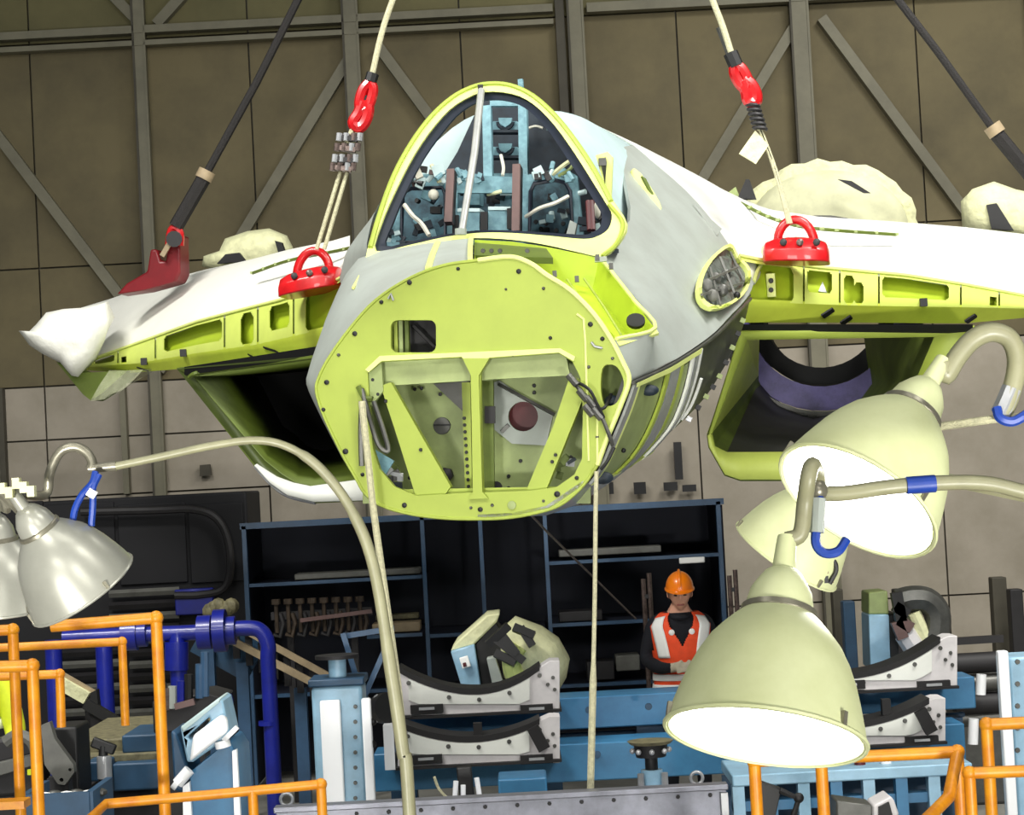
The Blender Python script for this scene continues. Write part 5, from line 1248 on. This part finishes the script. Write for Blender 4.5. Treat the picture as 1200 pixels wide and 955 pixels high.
MB().cyl(P(207, 752, YP), P(207, 785, YP), .085, 14).build('valve_body', PIPEB, pi)
MB().ball(P(258, 822, 14.0), .09, 14, 9).build('blue_knob', PIPEB, pi)
MB().cyl(P(314, 845, YP), P(314, 850, YP), .068, 14).build('coupling', PIPEB, pi)
# slanting conveyor behind the pipes
cv = thing('conveyor', 'slanting blue and tan conveyor behind the deep blue pipes', 'conveyor', V((P(330, 860, 16).x, 16.0, 0)))
MB().bar(P(240, 713, 15.9), P(385, 792, 15.9), .05, .045, (0, 1, 0)).build('side_rail', TAN, cv)
MB().bar(P(244, 736, 15.8), P(378, 806, 15.8), .05, .05, (0, 1, 0)).build('side_rail', TAN, cv)
MB().bar(P(235, 742, 16.1), P(300, 778, 16.1), .1, .30, (0, 1, 0)).build('belt_bed', JIGD, cv)
for i in range(8):
    a = P(262 + 15 * i, 748 + 8 * i, 15.95); MB().bar(a + V((0, 0, .12)), a - V((0, 0, .10)), .05, .04).build('roller_bracket', DARKM, cv)
for x, y in ((284, 776), (244, 760), (352, 806)):
    p = P(x, y, 16.0); MB().box((p.x, p.y, p.z / 2), (.09, .09, p.z)).build('support_leg', RACKB, cv)
for i in range(6): MB().ball(P(246 + 5 * i, 716 - (i % 3) * 3, 15.6), .06, 7, 5).build('rag_tuft', MOSS, cv)
# bins and boxes at bottom left
def sbox(x0, y0, x1, y1, Y, d, m, name, label, cat, bev=.012):
    return tag(pbox(x0, y0, x1, y1, Y, d).build(name, m, bevel=bev), label, cat)
bench = thing('machine_bench', 'worn ochre machine bed with blue drawers at lower left', 'bench', V((P(150, 900, 11).x, 11.0, 0)))
zb = P(150, 866, 11).z
MB().box((P(150, 866, 11).x, 11.6, zb - .04), (150 * 11 / FPX, 1.1, .08)).build('bed', MOSS, bench, bevel=.01)
pbox(143, 861, 190, 882, 10.95, .5).build('drawer', JIGD, bench, bevel=.01)
pbox(132, 894, 191, 926, 10.8, .5).build('drawer', JIGD, bench, bevel=.01)
pbox(100, 893, 126, 916, 10.7, .4).build('drawer', JIGD, bench, bevel=.01)
pbox(88, 884, 196, 893, 10.9, .4).build('ledge', MOSS, bench, bevel=.006)
pbox(96, 926, 192, 960, 10.9, .4).build('lower_panel', DARKM, bench)
p = P(150, 930, 11.2); MB().box((p.x, 11.7, p.z / 2), (.6, .8, p.z)).build('pedestal', DARKM, bench)
sbox(187, 893, 193, 922, 10.7, .03, REFLECT, 'white_strip', 'narrow white strip beside the blue drawers at lower left', 'strip')
tk = thing('clamp_post', 'clamp post with black T handle in front of the blue drawers', 'clamp', V((P(121, 950, 10.2).x, 10.2, 0)))
p = P(121, 886, 10.2); MB().cyl((p.x, p.y, 0), p, .028, 12).build('post', DARKM, tk)
MB().cyl(P(122, 886, 10.18), P(123, 912, 10.18), .035, 12).build('chrome_sleeve', SILVER, tk)
MB().bar(P(108, 869, 10.2), P(135, 879, 10.2), .05, .035).build('handle', BLACK, tk, bevel=.008)
MB().cyl(P(121, 874, 10.2), P(121, 888, 10.2), .022, 10).build('handle_stem', BLACK, tk)
gb = thing('grey_bracket', 'grey metal bracket arm with holes behind the left yellow posts', 'bracket', P(70, 920, 10.05))
MB().plate(pp([(48, 850), (58, 846), (64, 866), (86, 896), (87, 905), (76, 920), (68, 919), (52, 896)], 10.05), [pp(circ(72, 914, 2.5, 10), 10.05), pp(circ(82, 902, 2, 10), 10.05)], V((0, .06, 0))).build('bracket_plate', GREYB, gb, bevel=.006)
p = P(70, 910, 10.15); MB().box((p.x, p.y, p.z / 2), (.1, .1, p.z)).build('bracket_foot', DARKM, gb)
a, b = P(62, 853, 10.3), P(90, 853, 10.3); tag(MB().box(((a.x + b.x) / 2, 10.45, a.z / 2), (b.x - a.x, .3, a.z)).build('black_box', BLACK, bevel=.012), 'black box behind the grey bracket at lower left', 'box')
bn = thing('tool_bin', 'dark blue bin holding rags at the bottom left', 'bin', V((P(70, 955, 9.4).x, 9.5, 0)))
zz = P(70, 930, 9.4).z; xx0, xx1 = P(26, 935, 9.4).x, P(104, 935, 9.4).x
MB().box(((xx0 + xx1) / 2, 9.42, zz / 2), (xx1 - xx0, .03, zz)).build('front_panel', JIGD, bn)
for x in (xx0, xx1): MB().box((x, 9.65, zz / 2), (.03, .46, zz)).build('side_panel', JIGD, bn)
MB().box(((xx0 + xx1) / 2, 9.65, zz - .08), (xx1 - xx0, .42, .03)).build('contents', GREYB, bn)
for i in range(9):
    MB().ball((xx0 + .03 + i * .033, 9.5 + .05 * (i % 3), zz - .03), .03, 7, 5, (1.4, 1, .7)).build('rag', (GREYB, REFLECT, DSKIN)[i % 3], bn)
dm = thing('dark_machine', 'dark grey machine with pipes behind the left yellow posts', 'machine', V((P(20, 900, 10.2).x, 10.3, 0)))
MB().plate(pp([(-20, 872), (10, 862), (40, 866), (50, 900), (44, 932), (-20, 936)], 10.3), [], V((0, .22, 0))).build('body', DARKM, dm, bevel=.02)
MB().plate(pp([(-10, 896), (40, 884), (44, 896), (-10, 912)], 10.22), [], V((0, .1, 0))).build('cover', GREYB, dm, bevel=.01)
MB().tube(spline(pp([(6, 870), (20, 862), (36, 868), (44, 886)], 10.2), 4), .03, 8).build('hose', GREYB, dm)
pbox(32, 902, 40, 908, 10.1, .02).build('yellow_label', HIVIS, dm)
p = P(20, 930, 10.4); MB().box((p.x, 10.42, p.z / 2), (.3, .2, p.z)).build('pedestal', DARKM, dm)
pk = thing('wooden_plank', 'pale plank leaning on a black lever in front of the louvres', 'plank', P(90, 810, 12.4))
MB().bar(P(68, 788, 12.4), P(110, 812, 12.4), .05, .03, (0, 1, 0)).build('plank', TAN, pk); MB().bar(P(70, 800, 12.35), P(102, 818, 12.35), .05, .07, (0, 1, 0)).build('plank', PAD, pk)
p = P(104, 820, 12.4); MB().box((p.x, 12.45, p.z / 2), (.06, .06, p.z)).build('trestle_leg', DARKM, pk)
lv = thing('black_lever', 'long black lever slanting down behind the bench at left', 'lever', P(130, 850, 12.2))
MB().bar(P(100, 824, 12.2), P(154, 856, 12.2), .06, .05).build('lever_arm', BLACK, lv)
MB().plate(pp([(106, 812), (113, 808), (116, 836), (104, 838)], 12.2), [], V((0, .08, 0))).build('lever_head', BLACK, lv)
MB().bar(P(112, 836, 12.25), P(118, 868, 12.25), .06, .06).build('lever_post', DARKM, lv)
# tilted white and blue machine head
wm = thing('tilting_machine', 'blue machine with tilted white head panel and painted-in glare at lower left', 'machine', V((P(245, 940, 9.6).x, 9.8, 0)))
YM = 9.6
MB().plate(pp([(212, 872), (206, 858), (200, 856), (204, 926), (214, 930), (222, 905)], YM + .02), [], V((0, .35, 0))).build('side_cheek', JIGD, wm, bevel=.012)
zb = P(250, 880, YM).z
MB().plate([P(222, 905, YM), P(268, 868, YM), P(278, 884, YM), V((P(284, 955, YM).x, YM, 0)), V((P(226, 955, YM).x, YM, 0))], [], V((0, .45, 0))).build('body', JIGB, wm, bevel=.015)
MB().plate(pp([(211, 852), (256, 818), (261, 822), (270, 862), (226, 893), (219, 893)], YM - .03), [pp([(219, 864), (245, 840), (247, 844), (224, 868)], YM - .03)], V((0, .3, 0))).build('head_frame', JIGP, wm, bevel=.012)
MB().plate(pp([(224, 876), (226, 862), (258, 838), (265, 842), (266, 858), (222, 893)], YM - .09), [], V((0, .06, 0))).build('white_panel', WHITEP, wm, bevel=.012)  # glare on the head panel painted in as pure white
MB().plate(pp([(211, 852), (256, 818), (258, 822), (214, 858)], YM - .06), [], V((0, .3, 0))).build('head_edge', SKINC, wm, bevel=.01)
for pts, r in (([(208, 918), (222, 902)], .026), ([(206, 914), (211, 918)], .04), ([(268, 858), (272, 862)], .045), ([(260, 868), (262, 876)], .035)):
    MB().cyl(P(*pts[0], YM - .06), P(*pts[1], YM - .06), r, 12).build('white_clamp', WHITEP, wm)
MB().plate([P(272, 880, YM - .04), P(277, 878, YM - .04), V((P(286, 955, YM).x, YM - .04, 0)), V((P(272, 955, YM).x, YM - .04, 0))], [], V((0, .04, 0))).build('white_edge', WHITEP, wm)
MB().plate([P(214, 922, YM - .04), P(222, 916, YM - .04), V((P(232, 955, YM).x, YM - .04, 0)), V((P(208, 955, YM).x, YM - .04, 0))], [], V((0, .04, 0))).build('white_edge', WHITEP, wm)
mt = thing('small_machine', 'dark brown machine top with upright levers behind the tilted head', 'machine', P(215, 840, 10.6))
MB().plate(pp([(178, 822), (240, 812), (262, 818), (236, 846), (205, 858), (180, 860)], 10.6), [], V((0, .4, 0))).build('body', DARKM, mt, bevel=.01)
for x, y0, y1, m in ((196, 806, 832, STEEL), (202, 804, 830, SKIN), (190, 800, 836, DARKM), (212, 798, 824, PIPEB), (221, 790, 824, BLACK), (234, 778, 818, RACKB), (240, 764, 816, RACKB)):
    MB().cyl(P(x, y1, 10.55), P(x, y0, 10.55), .022, 8).build('lever', m, mt)
MB().bar(P(205, 828, 10.5), P(228, 822, 10.5), .03, .03).build('link', BROWN, mt)
p = P(215, 850, 10.8); MB().box((p.x, 10.9, p.z / 2), (.2, .2, p.z)).build('pedestal', DARKM, mt)
# ================================================================== RIGHT SIDE CLUTTER
rp_ = thing('jig_post', 'tall jig post with a bright white front edge at the right frame edge', 'post', V((P(1190, 880, 10.6).x, 10.6, 0)))
k_ = 10.6 / FPX; zt3 = P(1180, 762, 10.6).z
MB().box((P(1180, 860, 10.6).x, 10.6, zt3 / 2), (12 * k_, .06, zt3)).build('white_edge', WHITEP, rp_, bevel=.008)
MB().box((P(1212, 860, 10.6).x, 10.78, zt3 / 2 - .02), (46 * k_, .3, zt3 - .04)).build('post_body', JIGP, rp_, bevel=.015)
for i in range(6): MB().lathe([(0, .014), (.008, .012)], P(1194, 776 + 26 * i, 10.6) + V((0, .03, 0)), V((0, -1, 0)), 8).build('bolt', DSKIN, rp_)
wt = thing('wall_cabinet', 'grey machine with dark pipes right of the right cradles', 'machine', V((P(1150, 850, 14.5).x, 14.6, 0)))
for y, r in ((776, .07), (800, .06), (824, .075), (842, .05)):
    MB().tube([P(1118, y + 2, 14.4), P(1172, y - 1, 14.4)], r, 10).build('pipe', DARKM if r > .06 else DSKIN, wt)
MB().bar(P(1110, 752, 14.8), P(1175, 748, 14.8), .06, .05).build('top_bar', DARKM, wt)
p = P(1146, 770, 14.8); MB().box((p.x, 15.0, p.z / 2), (.35, .3, p.z)).build('body', DSKIN, wt, bevel=.02)
for x, y0, y1 in ((1150, 790, 814), (1141, 842, 872)): MB().cyl(P(x, y0, 14.2), P(x - 1, y1, 14.2), .035, 10).build('white_handle', WHITEP, wt)
for x0, y0, x1, Y, m, lab in ((1160, 676, 1177, 18.5, FRAMED, 'brown upright post standing against the wall at right'), (1181, 690, 1196, 18.0, DARKM, 'dark upright post beside the brown one at right'), (974, 690, 986, 17.5, FRAMED, 'brown upright post behind the large lamp'), (986, 704, 1000, 17.0, JIGD, 'dark blue upright post behind the large lamp'), (1072, 688, 1086, 17.5, BROWN, 'brown post top behind the dark clamped ring'), (1046, 690, 1054, 17.0, DARKM, 'thin dark post behind the pale blue post machine')):
    a = P((x0 + x1) / 2, y0, Y); tag(MB().box((a.x, Y, a.z / 2), ((x1 - x0) * Y / FPX, .15, a.z)).build('upright_post', m, bevel=.01), lab, 'post')
for x, y0, Y, lab in ((757, 672, 15.9, 'thin grey double post left of the worker'), (858, 668, 16.2, 'thin grey double post right of the worker')):
    o = thing('steel_post', lab, 'post', V((P(x, 800, Y).x, Y, 0)))
    for dx in (-3.4, 3.4):
        a = P(x + dx, y0 + 3 - dx, Y); MB().cyl((a.x, Y, 0), a, .018, 8).build('post_tube', STEEL, o)
    for h in (.4, 1.0, 1.5): MB().bar((P(x - 3.4, 700, Y).x, Y, h), (P(x + 3.4, 700, Y).x, Y, h), .03, .03).build('cross_tie', DARKM, o)
# lower right jig table
jt = thing('jig_table', 'pale blue jig table with openings at the bottom right', 'jig', V((P(1040, 940, 11).x, 11.0, 0)))
zz = P(1040, 906, 11).z; x0, x1 = P(858, 910, 11).x, P(1140, 905, 11).x
MB().box(((x0 + x1) / 2, 11.3, zz), (x1 - x0, .6, .06)).build('top', JIGP, jt, bevel=.008)
MB().box(((x0 + x1) / 2, 11.1, zz - .14), (x1 - x0, .1, .05)).build('rail', JIGB, jt)
for i in range(8):
    x = x0 + .03 + (x1 - x0 - .06) * i / 7; MB().box((x, 11.05, (zz - .03) / 2), (.06, .08, zz - .03)).build('jig_leg', JIGB if i % 2 else JIGP, jt)
MB().box(((x0 + x1) / 2, 11.6, (zz - .05) / 2), (x1 - x0, .03, zz - .05)).build('back_panel', JIGD, jt)
for x, y0, y1, m, lab in ((1020, 890, 924, MAROON, 'dark red pin standing on the bottom right jig table'), (1052, 900, 926, WHITEP, 'white pin standing on the bottom right jig table')):
    a = P(x, y0, 10.8); tag(MB().cyl(V((a.x, 11.15, zz + .03)), V((a.x, 11.15, a.z)), .03, 10).build('locating_pin', m), lab, 'pin')
ax_ = thing('angle_bracket', 'white and black angle bracket at the bottom right', 'bracket', V((P(1040, 950, 9.6).x, 9.6, 0)))
MB().plate(pp([(1024, 944), (1044, 933), (1048, 938), (1054, 955), (1040, 962), (1024, 965)], 9.6), [], V((0, .2, 0))).build('white_face', CRADLE, ax_, bevel=.008)
MB().plate(pp([(1030, 946), (1042, 940), (1046, 955), (1030, 960)], 9.58), [], V((0, .05, 0))).build('dark_insert', BLACK, ax_)
MB().plate(pp([(980, 938), (1024, 944), (1024, 965), (980, 965)], 9.65), [], V((0, .2, 0))).build('grey_body', DSKIN, ax_, bevel=.008)
p = P(1020, 955, 9.7); MB().box((p.x, 9.75, p.z / 2), (.1, .1, p.z)).build('support_leg', DARKM, ax_)
mn = thing('monitor_arm', 'black tilted screen back with a folding arm at bottom right', 'screen', V((P(905, 940, 8).x, 8.0, 0)))
MB().plate(pp([(892, 916), (916, 924), (908, 962), (888, 962)], 8.0), [], V((0, .05, 0))).build('screen_back', BLACK, mn, bevel=.006)
MB().tube(pp([(914, 926), (936, 936), (928, 962)], 8.0), .012, 8).build('folding_arm', BLACK, mn)
MB().ball(P(936, 935, 8.0), .02).build('arm_joint', BLACK, mn)
p = P(900, 955, 8.05); MB().cyl((p.x, 8.08, 0), (p.x, 8.08, p.z), .03, 10).build('stand', DARKM, mn)

# ================================================================== PEOPLE
def human(name, label, base, joints, fingers_, skinfun, mats_, vox=.009):
    """one continuous body: skinned skeleton plus shaped head, fused by a voxel remesh"""
    o = thing(name, label, 'person', base)
    me = bpy.data.meshes.new('body'); names = list(joints); idx = {n: i for i, n in enumerate(names)}
    edges = []
    vs = []; rs = []
    for n, (p, r, par) in joints.items():
        vs.append(V(p)); rs.append(r)
        if par: edges.append((idx[par], idx[n]))
    me.from_pydata(vs, edges, [])
    ob = bpy.data.objects.new('tmp', me); COL.objects.link(ob)
    sm = ob.modifiers.new('skin', 'SKIN'); sm.use_smooth_shade = True
    for i, r in enumerate(rs):
        d = me.skin_vertices[0].data[i]; d.radius = r if isinstance(r, tuple) else (r, r); d.use_root = (i == 0)
    ss = ob.modifiers.new('sub', 'SUBSURF'); ss.levels = 2; ss.render_levels = 2
    dg = bpy.context.evaluated_depsgraph_get(); m1 = bpy.data.meshes.new_from_object(ob.evaluated_get(dg))
    bpy.data.objects.remove(ob)
    bm = bmesh.new(); bm.from_mesh(m1)
    hm = MB(); skinfun(hm, joints)
    vmap = [bm.verts.new(v) for v in hm.v]
    for f in hm.f:
        try: bm.faces.new([vmap[i] for i in f])
        except ValueError: pass
    bmesh.ops.recalc_face_normals(bm, faces=bm.faces)
    bm.to_mesh(m1); bm.free()
    ob = bpy.data.objects.new('tmp', m1); COL.objects.link(ob)
    rm = ob.modifiers.new('remesh', 'REMESH'); rm.mode = 'VOXEL'; rm.voxel_size = vox; rm.use_smooth_shade = True
    sm2 = ob.modifiers.new('smooth', 'SMOOTH'); sm2.factor = .5; sm2.iterations = 2
    dg = bpy.context.evaluated_depsgraph_get(); m2 = bpy.data.meshes.new_from_object(ob.evaluated_get(dg))
    bpy.data.objects.remove(ob)
    m2.name = 'body'; m2.materials.clear()
    for m in mats_[0]: m2.materials.append(m)
    for p in m2.polygons: p.material_index = mats_[1](p.center); p.use_smooth = True
    m2.transform(Matrix.Translation(-V(base)))
    b = bpy.data.objects.new('body', m2); COL.objects.link(b); b.parent = o; ORG[b.name] = V(base)
    return o
def head_mesh(c, fwd, up, r=.1):
    """head with brow, nose, lips, chin and ears; c = centre of the skull"""
    rt = fwd.cross(up).normalized()
    def f(hm, joints):
        n, m = 32, 24; rings = []
        for i in range(m + 1):
            t = min(max(math.pi * i / m, .03), math.pi - .03); ring = []
            for k in range(n):
                q = 2 * math.pi * k / n
                x, y, z = math.sin(t) * math.sin(q), math.sin(t) * math.cos(q), math.cos(t)      # y = forward
                X, Y, Z = x * .076, y * .096, z * .118
                if z < -.1:                                                     # jaw narrows
                    w = 1 - .34 * min(1, (-z - .1) / .9); X *= w
                    Y = Y * (1 - .10 * (-z)) + .014 * (-z)
                if y > 0:
                    g = lambda a, b, sa, sb: math.exp(-((x - a) / sa) ** 2 - ((z - b) / sb) ** 2)
                    Y += .026 * g(0, -.14, .14, .16) + .012 * g(0, .05, .10, .16) + .008 * g(0, .20, .6, .08) - .010 * g(.36, .06, .18, .10) - .010 * g(-.36, .06, .18, .10) + .008 * g(0, -.46, .3, .06) + .007 * g(0, -.55, .26, .06) + .012 * g(0, -.82, .35, .16)
                ring.append(c + rt * X + fwd * Y + up * Z)
            rings.append(ring)
        hm.loft(rings, True, True)
        for s in (-1, 1): hm.ball(c + rt * (s * .080) - fwd * .004 - up * .006, .03, 10, 7, (.45, .6, 1.05))
    return f
# ---- worker in the orange vest
YPn = 15.2
pc = P(806, 900, YPn); X0, Y0 = pc.x, YPn
HS = .962
W = lambda x, y, z: V((X0 + x, Y0 + y, z * HS))
head_c = W(.005, -.075, 1.615)
hf = V((-.04, -.98, -.20)).normalized(); hu = V((0, -.20, .98)).normalized()
J = {'pelvis': (W(0, 0, .95), (.165, .12), None), 'waist': (W(0, .01, 1.10), (.155, .11), 'pelvis'), 'chest': (W(0, .015, 1.28), (.175, .125), 'waist'), 'neckbase': (W(0, .0, 1.42), (.10, .085), 'chest'),
     'neck': (W(0, -.03, 1.50), .058, 'neckbase'), 'skull': (W(.003, -.06, 1.58), .06, 'neck')}
for s, n in ((-1, 'l'), (1, 'r')):
    J['hip' + n] = (W(s * .095, 0, .90), .10, 'pelvis'); J['knee' + n] = (W(s * .11, -.03, .50), .068, 'hip' + n); J['ankle' + n] = (W(s * .12, .02, .10), .05, 'knee' + n)
    J['toe' + n] = (W(s * .14, -.15, .045), .045, 'ankle' + n)
    J['sh' + n] = (W(s * .185, .01, 1.405), .068, 'neckbase'); J['elb' + n] = (W(s * .255, .03, 1.13), .055, 'sh' + n); J['fore' + n] = (W(s * .17, -.14, 1.08), .050, 'elb' + n)
    J['wrist' + n] = (W(s * .085, -.225, 1.085), .034, 'fore' + n); J['palm' + n] = (W(s * .03, -.25, 1.09), (.042, .026), 'wrist' + n)
    for i in range(4):
        zz = 1.120 - i * .020
        J[f'f{i}a' + n] = (W(-s * .005, -.27 - .008 * (s < 0), zz), .0105, 'palm' + n); J[f'f{i}b' + n] = (W(-s * (.045 - .004 * abs(i - 1.2)), -.285 - .012 * (s < 0), zz - .004), .0095, f'f{i}a' + n)
        J[f'f{i}c' + n] = (W(-s * (.068 - .005 * abs(i - 1.2)), -.268 - .012 * (s < 0), zz - .010), .0085, f'f{i}b' + n)
    J['ta' + n] = (W(s * .045, -.27, 1.125), .012, 'palm' + n); J['tb' + n] = (W(s * .015, -.295, 1.145), .010, 'ta' + n)
def mi(p):
    if (p - head_c).length < .165 and p.z > 1.475 * HS and (p.z > 1.50 * HS or p.y < Y0 - .02): return 1
    if p.z < 1.17 * HS and p.y < Y0 - .205 and abs(p.x - X0) < .10 and p.z > .95: return 3
    if p.z < .93: return 2
    return 0
worker = human('person', 'worker in orange hard hat and orange reflective vest looking down, hands joined', V((X0, Y0, 0)), J, None, head_mesh(head_c, hf, hu), ([NAVYC, FLESH, TROUS, GLOVE], mi))
rt = hf.cross(hu).normalized()
# helmet with brim, hair, eyes, mouth
dome_ = []
for i in range(9):
    t = rad(92 * i / 8); dome_.append([head_c + hu * (.045 + .115 * math.cos(t)) + rt * (.098 * math.sin(t) * math.sin(q)) + hf * ((.122 * math.sin(t)) * math.cos(q) + .004) for q in [2 * math.pi * k / 28 for k in range(28)]])
hel = MB().loft(dome_, True, True).build('hard_hat', HELMET, worker, ang=60)
MB().loft([[head_c + hu * (.050 + dz) + rt * (a * math.sin(q)) + hf * ((b + (.030 if math.cos(q) > 0 else .006) * ex) * math.cos(q) + .004) for q in [2 * math.pi * k / 28 for k in range(28)]] for a, b, ex, dz in ((.096, .119, 0, .0), (.106, .128, 1.2, -.010), (.106, .128, 1.2, -.016), (.094, .118, 0, -.008))], True, False, True).build('brim', HELMET, hel, ang=60)
MB().tube([head_c + hu * (.046 + .118 * math.cos(t)) + hf * (.125 * math.sin(t)) for t in [rad(a) for a in range(-75, 76, 10)]], .010, 8).build('ridge', HELMET, hel)
hr = [[head_c + hu * z + rt * (a * math.sin(q)) - hf * (b * math.cos(q)) for q in [rad(k) for k in range(-105, 106, 15)]] for a, b, z in ((.088, .108, .04), (.086, .106, .0), (.076, .096, -.05))]
MB().grid(hr, None, hf * .012).build('hair', HAIR, worker)
for s in (-1, 1):
    MB().ball(head_c + rt * (s * .031) + hf * .083 + hu * .008, .013, 10, 7, (1.2, .7, .55)).build('eye', EYEW, worker)
    MB().bar(head_c + rt * (s * .015) + hf * .098 + hu * .028, head_c + rt * (s * .050) + hf * .086 + hu * .028, .010, .008).build('eyebrow', HAIR, worker)
MB().tube([head_c + rt * x + hf * (.096 - abs(x) * .3) - hu * .060 for x in (-.024, -.012, 0, .012, .024)], .006, 6).build('mouth', LIPS, worker)
MB().tube([W(.07 * math.sin(q) * 1.0, -.028 + .07 * -math.cos(q), 1.455 + .018 * math.cos(q + math.pi)) for q in [2 * math.pi * i / 20 for i in range(20)]], .020, 8, True).build('collar', NAVYC, worker)
# vest as a shell round the torso
def tor(a, z, o=0.0):
    """a: 0 = front centre, positive to the viewer's right"""
    pr = [(.86, .205, .155, 0), (.95, .190, .142, 0), (1.10, .182, .136, .01), (1.28, .205, .150, .015), (1.38, .215, .125, .01), (1.44, .17, .10, .0), (1.475, .12, .085, -.005)]
    for (z0, *p0), (z1, *p1) in zip(pr, pr[1:]):
        if z <= z1 or z1 == pr[-1][0]:
            t = min(max((z - z0) / (z1 - z0), 0), 1); rx, ry, cy = [u + (v - u) * t for u, v in zip(p0, p1)]; break
    return W((rx + o) * math.sin(a), cy - (ry + o) * math.cos(a), z)
NA, NZ = 168, 110
AA = [-math.pi + 2 * math.pi * i / NA for i in range(NA + 1)]; ZZ = [.86 + (1.475 - .86) * j / NZ for j in range(NZ + 1)]
def vk(i, j):
    a = (AA[i] + AA[i + 1]) / 2; z = (ZZ[j] + ZZ[j + 1]) / 2
    if abs(a) < math.pi / 2 and z > 1.235 and abs(math.sin(a)) < .02 + (z - 1.235) * 1.75 * .205 / .2 * 1.3: return False
    if abs(abs(a) - math.pi / 2) < .36 and 1.20 < z < 1.425: return False
    return True
vest = MB().grid([[tor(a, z, .014) for z in ZZ] for a in AA], vk, V((0, 0, .0))).build('safety_vest', ORANGE, worker, ang=60) if False else MB().grid([[tor(a, z, .014) for z in ZZ] for a in AA], vk).build('safety_vest', ORANGE, worker, ang=60, solid=.004)
def stripe(f0, f1, n=14):
    return MB().grid([[tor(*[u + (v - u) * q / 5 for u, v in zip(f0(t), f1(t))], .024) for q in range(6)] for t in [i / n for i in range(n + 1)]]).build('reflective_stripe', REFLECT, vest, ang=60, solid=.004)
for s in (-1, 1):
    stripe(lambda t: (s * (.54 - .10 * t + .12 * (1 - t) ** 2), 1.455 - .305 * t), lambda t: (s * (1.02 - .10 * t + .1 * (1 - t) ** 2), 1.44 - .29 * t))
for z in (1.03, .955):
    stripe(lambda t: (-math.pi * .98 + 1.96 * math.pi * t, z), lambda t: (-math.pi * .98 + 1.96 * math.pi * t, z - .048), 40)
for s in (-1, 1): MB().lathe([(0, .022), (.008, .020), (.012, .01)], tor(s * .32, 1.335, .016), V((0, -1, 0)), 14).build('badge', REFLECT, vest)
# ---- second worker cut by the left edge
YQ = 11.1
qc = P(-18, 800, YQ); X1 = qc.x - .09; zt_ = P(6, 790, YQ).z
Q = lambda x, y, z: V((X1 + x, YQ + y, z))
zs_ = zt_ - .03
hc2 = Q(-.0, -.03, zs_ + .24)
J2 = {'pelvis': (Q(0, 0, zs_ - .47), (.16, .12), None), 'waist': (Q(0, 0, zs_ - .30), (.155, .12), 'pelvis'), 'chest': (Q(0, 0, zs_ - .12), (.175, .13), 'waist'), 'neckbase': (Q(0, 0, zs_ + .02), (.10, .085), 'chest'), 'neck': (Q(0, -.01, zs_ + .10), .056, 'neckbase'), 'skull': (Q(0, -.02, zs_ + .18), .06, 'neck')}
for s, n in ((-1, 'l'), (1, 'r')):
    J2['hip' + n] = (Q(s * .095, 0, zs_ - .53), .10, 'pelvis'); J2['knee' + n] = (Q(s * .10, -.02, .48), .068, 'hip' + n); J2['ankle' + n] = (Q(s * .11, .02, .10), .05, 'knee' + n); J2['toe' + n] = (Q(s * .13, -.15, .045), .045, 'ankle' + n)
    J2['sh' + n] = (Q(s * .185, 0, zs_), .07, 'neckbase'); J2['elb' + n] = (Q(s * .25, -.03, zs_ - .27), .060, 'sh' + n); J2['wrist' + n] = (Q(s * .27, -.22, zs_ - .36), .038, 'elb' + n); J2['palm' + n] = (Q(s * .27, -.29, zs_ - .38), (.04, .025), 'wrist' + n)
    for i in range(4):
        xx = s * (.24 + .02 * i)
        J2[f'f{i}a' + n] = (Q(xx, -.335, zs_ - .39), .010, 'palm' + n); J2[f'f{i}b' + n] = (Q(xx, -.372 + .004 * abs(i - 1), zs_ - .41), .009, f'f{i}a' + n); J2[f'f{i}c' + n] = (Q(xx, -.38 + .004 * abs(i - 1), zs_ - .435), .008, f'f{i}b' + n)
    J2['ta' + n] = (Q(s * .225, -.30, zs_ - .39), .011, 'palm' + n); J2['tb' + n] = (Q(s * .21, -.335, zs_ - .40), .010, 'ta' + n)
def mi2(p):
    if p.z > zs_ + .09: return 1
    if p.z < zs_ - .52: return 2
    if p.y < YQ - .215: return 3
    if abs(p.x - X1) > .2 and p.y < YQ - .08 and p.z < zs_ - .29: return 2
    return 0
w2 = human('person', 'worker in yellow high visibility jacket mostly cut off by the left edge', V((X1, YQ, 0)), J2, None, head_mesh(hc2, V((0, -1, 0)), V((0, 0, 1))), ([HIVIS, FLESH, NAVYC, GLOVE], mi2), .012)
hd = []
for i in range(8):
    t = rad(92 * i / 7); hd.append([hc2 + V((.1 * math.sin(t) * math.sin(q), -.122 * math.sin(t) * math.cos(q), .035 + .125 * math.cos(t))) for q in [2 * math.pi * k / 24 for k in range(24)]])
MB().loft(hd, True, True).build('hard_hat', HELMET, w2, ang=60)
for z in (-.22, -.34):
    MB().loft([[Q(.185 * math.sin(q), -.145 * math.cos(q), zs_ + z + d) for q in [2 * math.pi * k / 24 for k in range(24)]] for d in (-.025, .025)], True, False).build('reflective_stripe', REFLECT, w2, solid=.004)
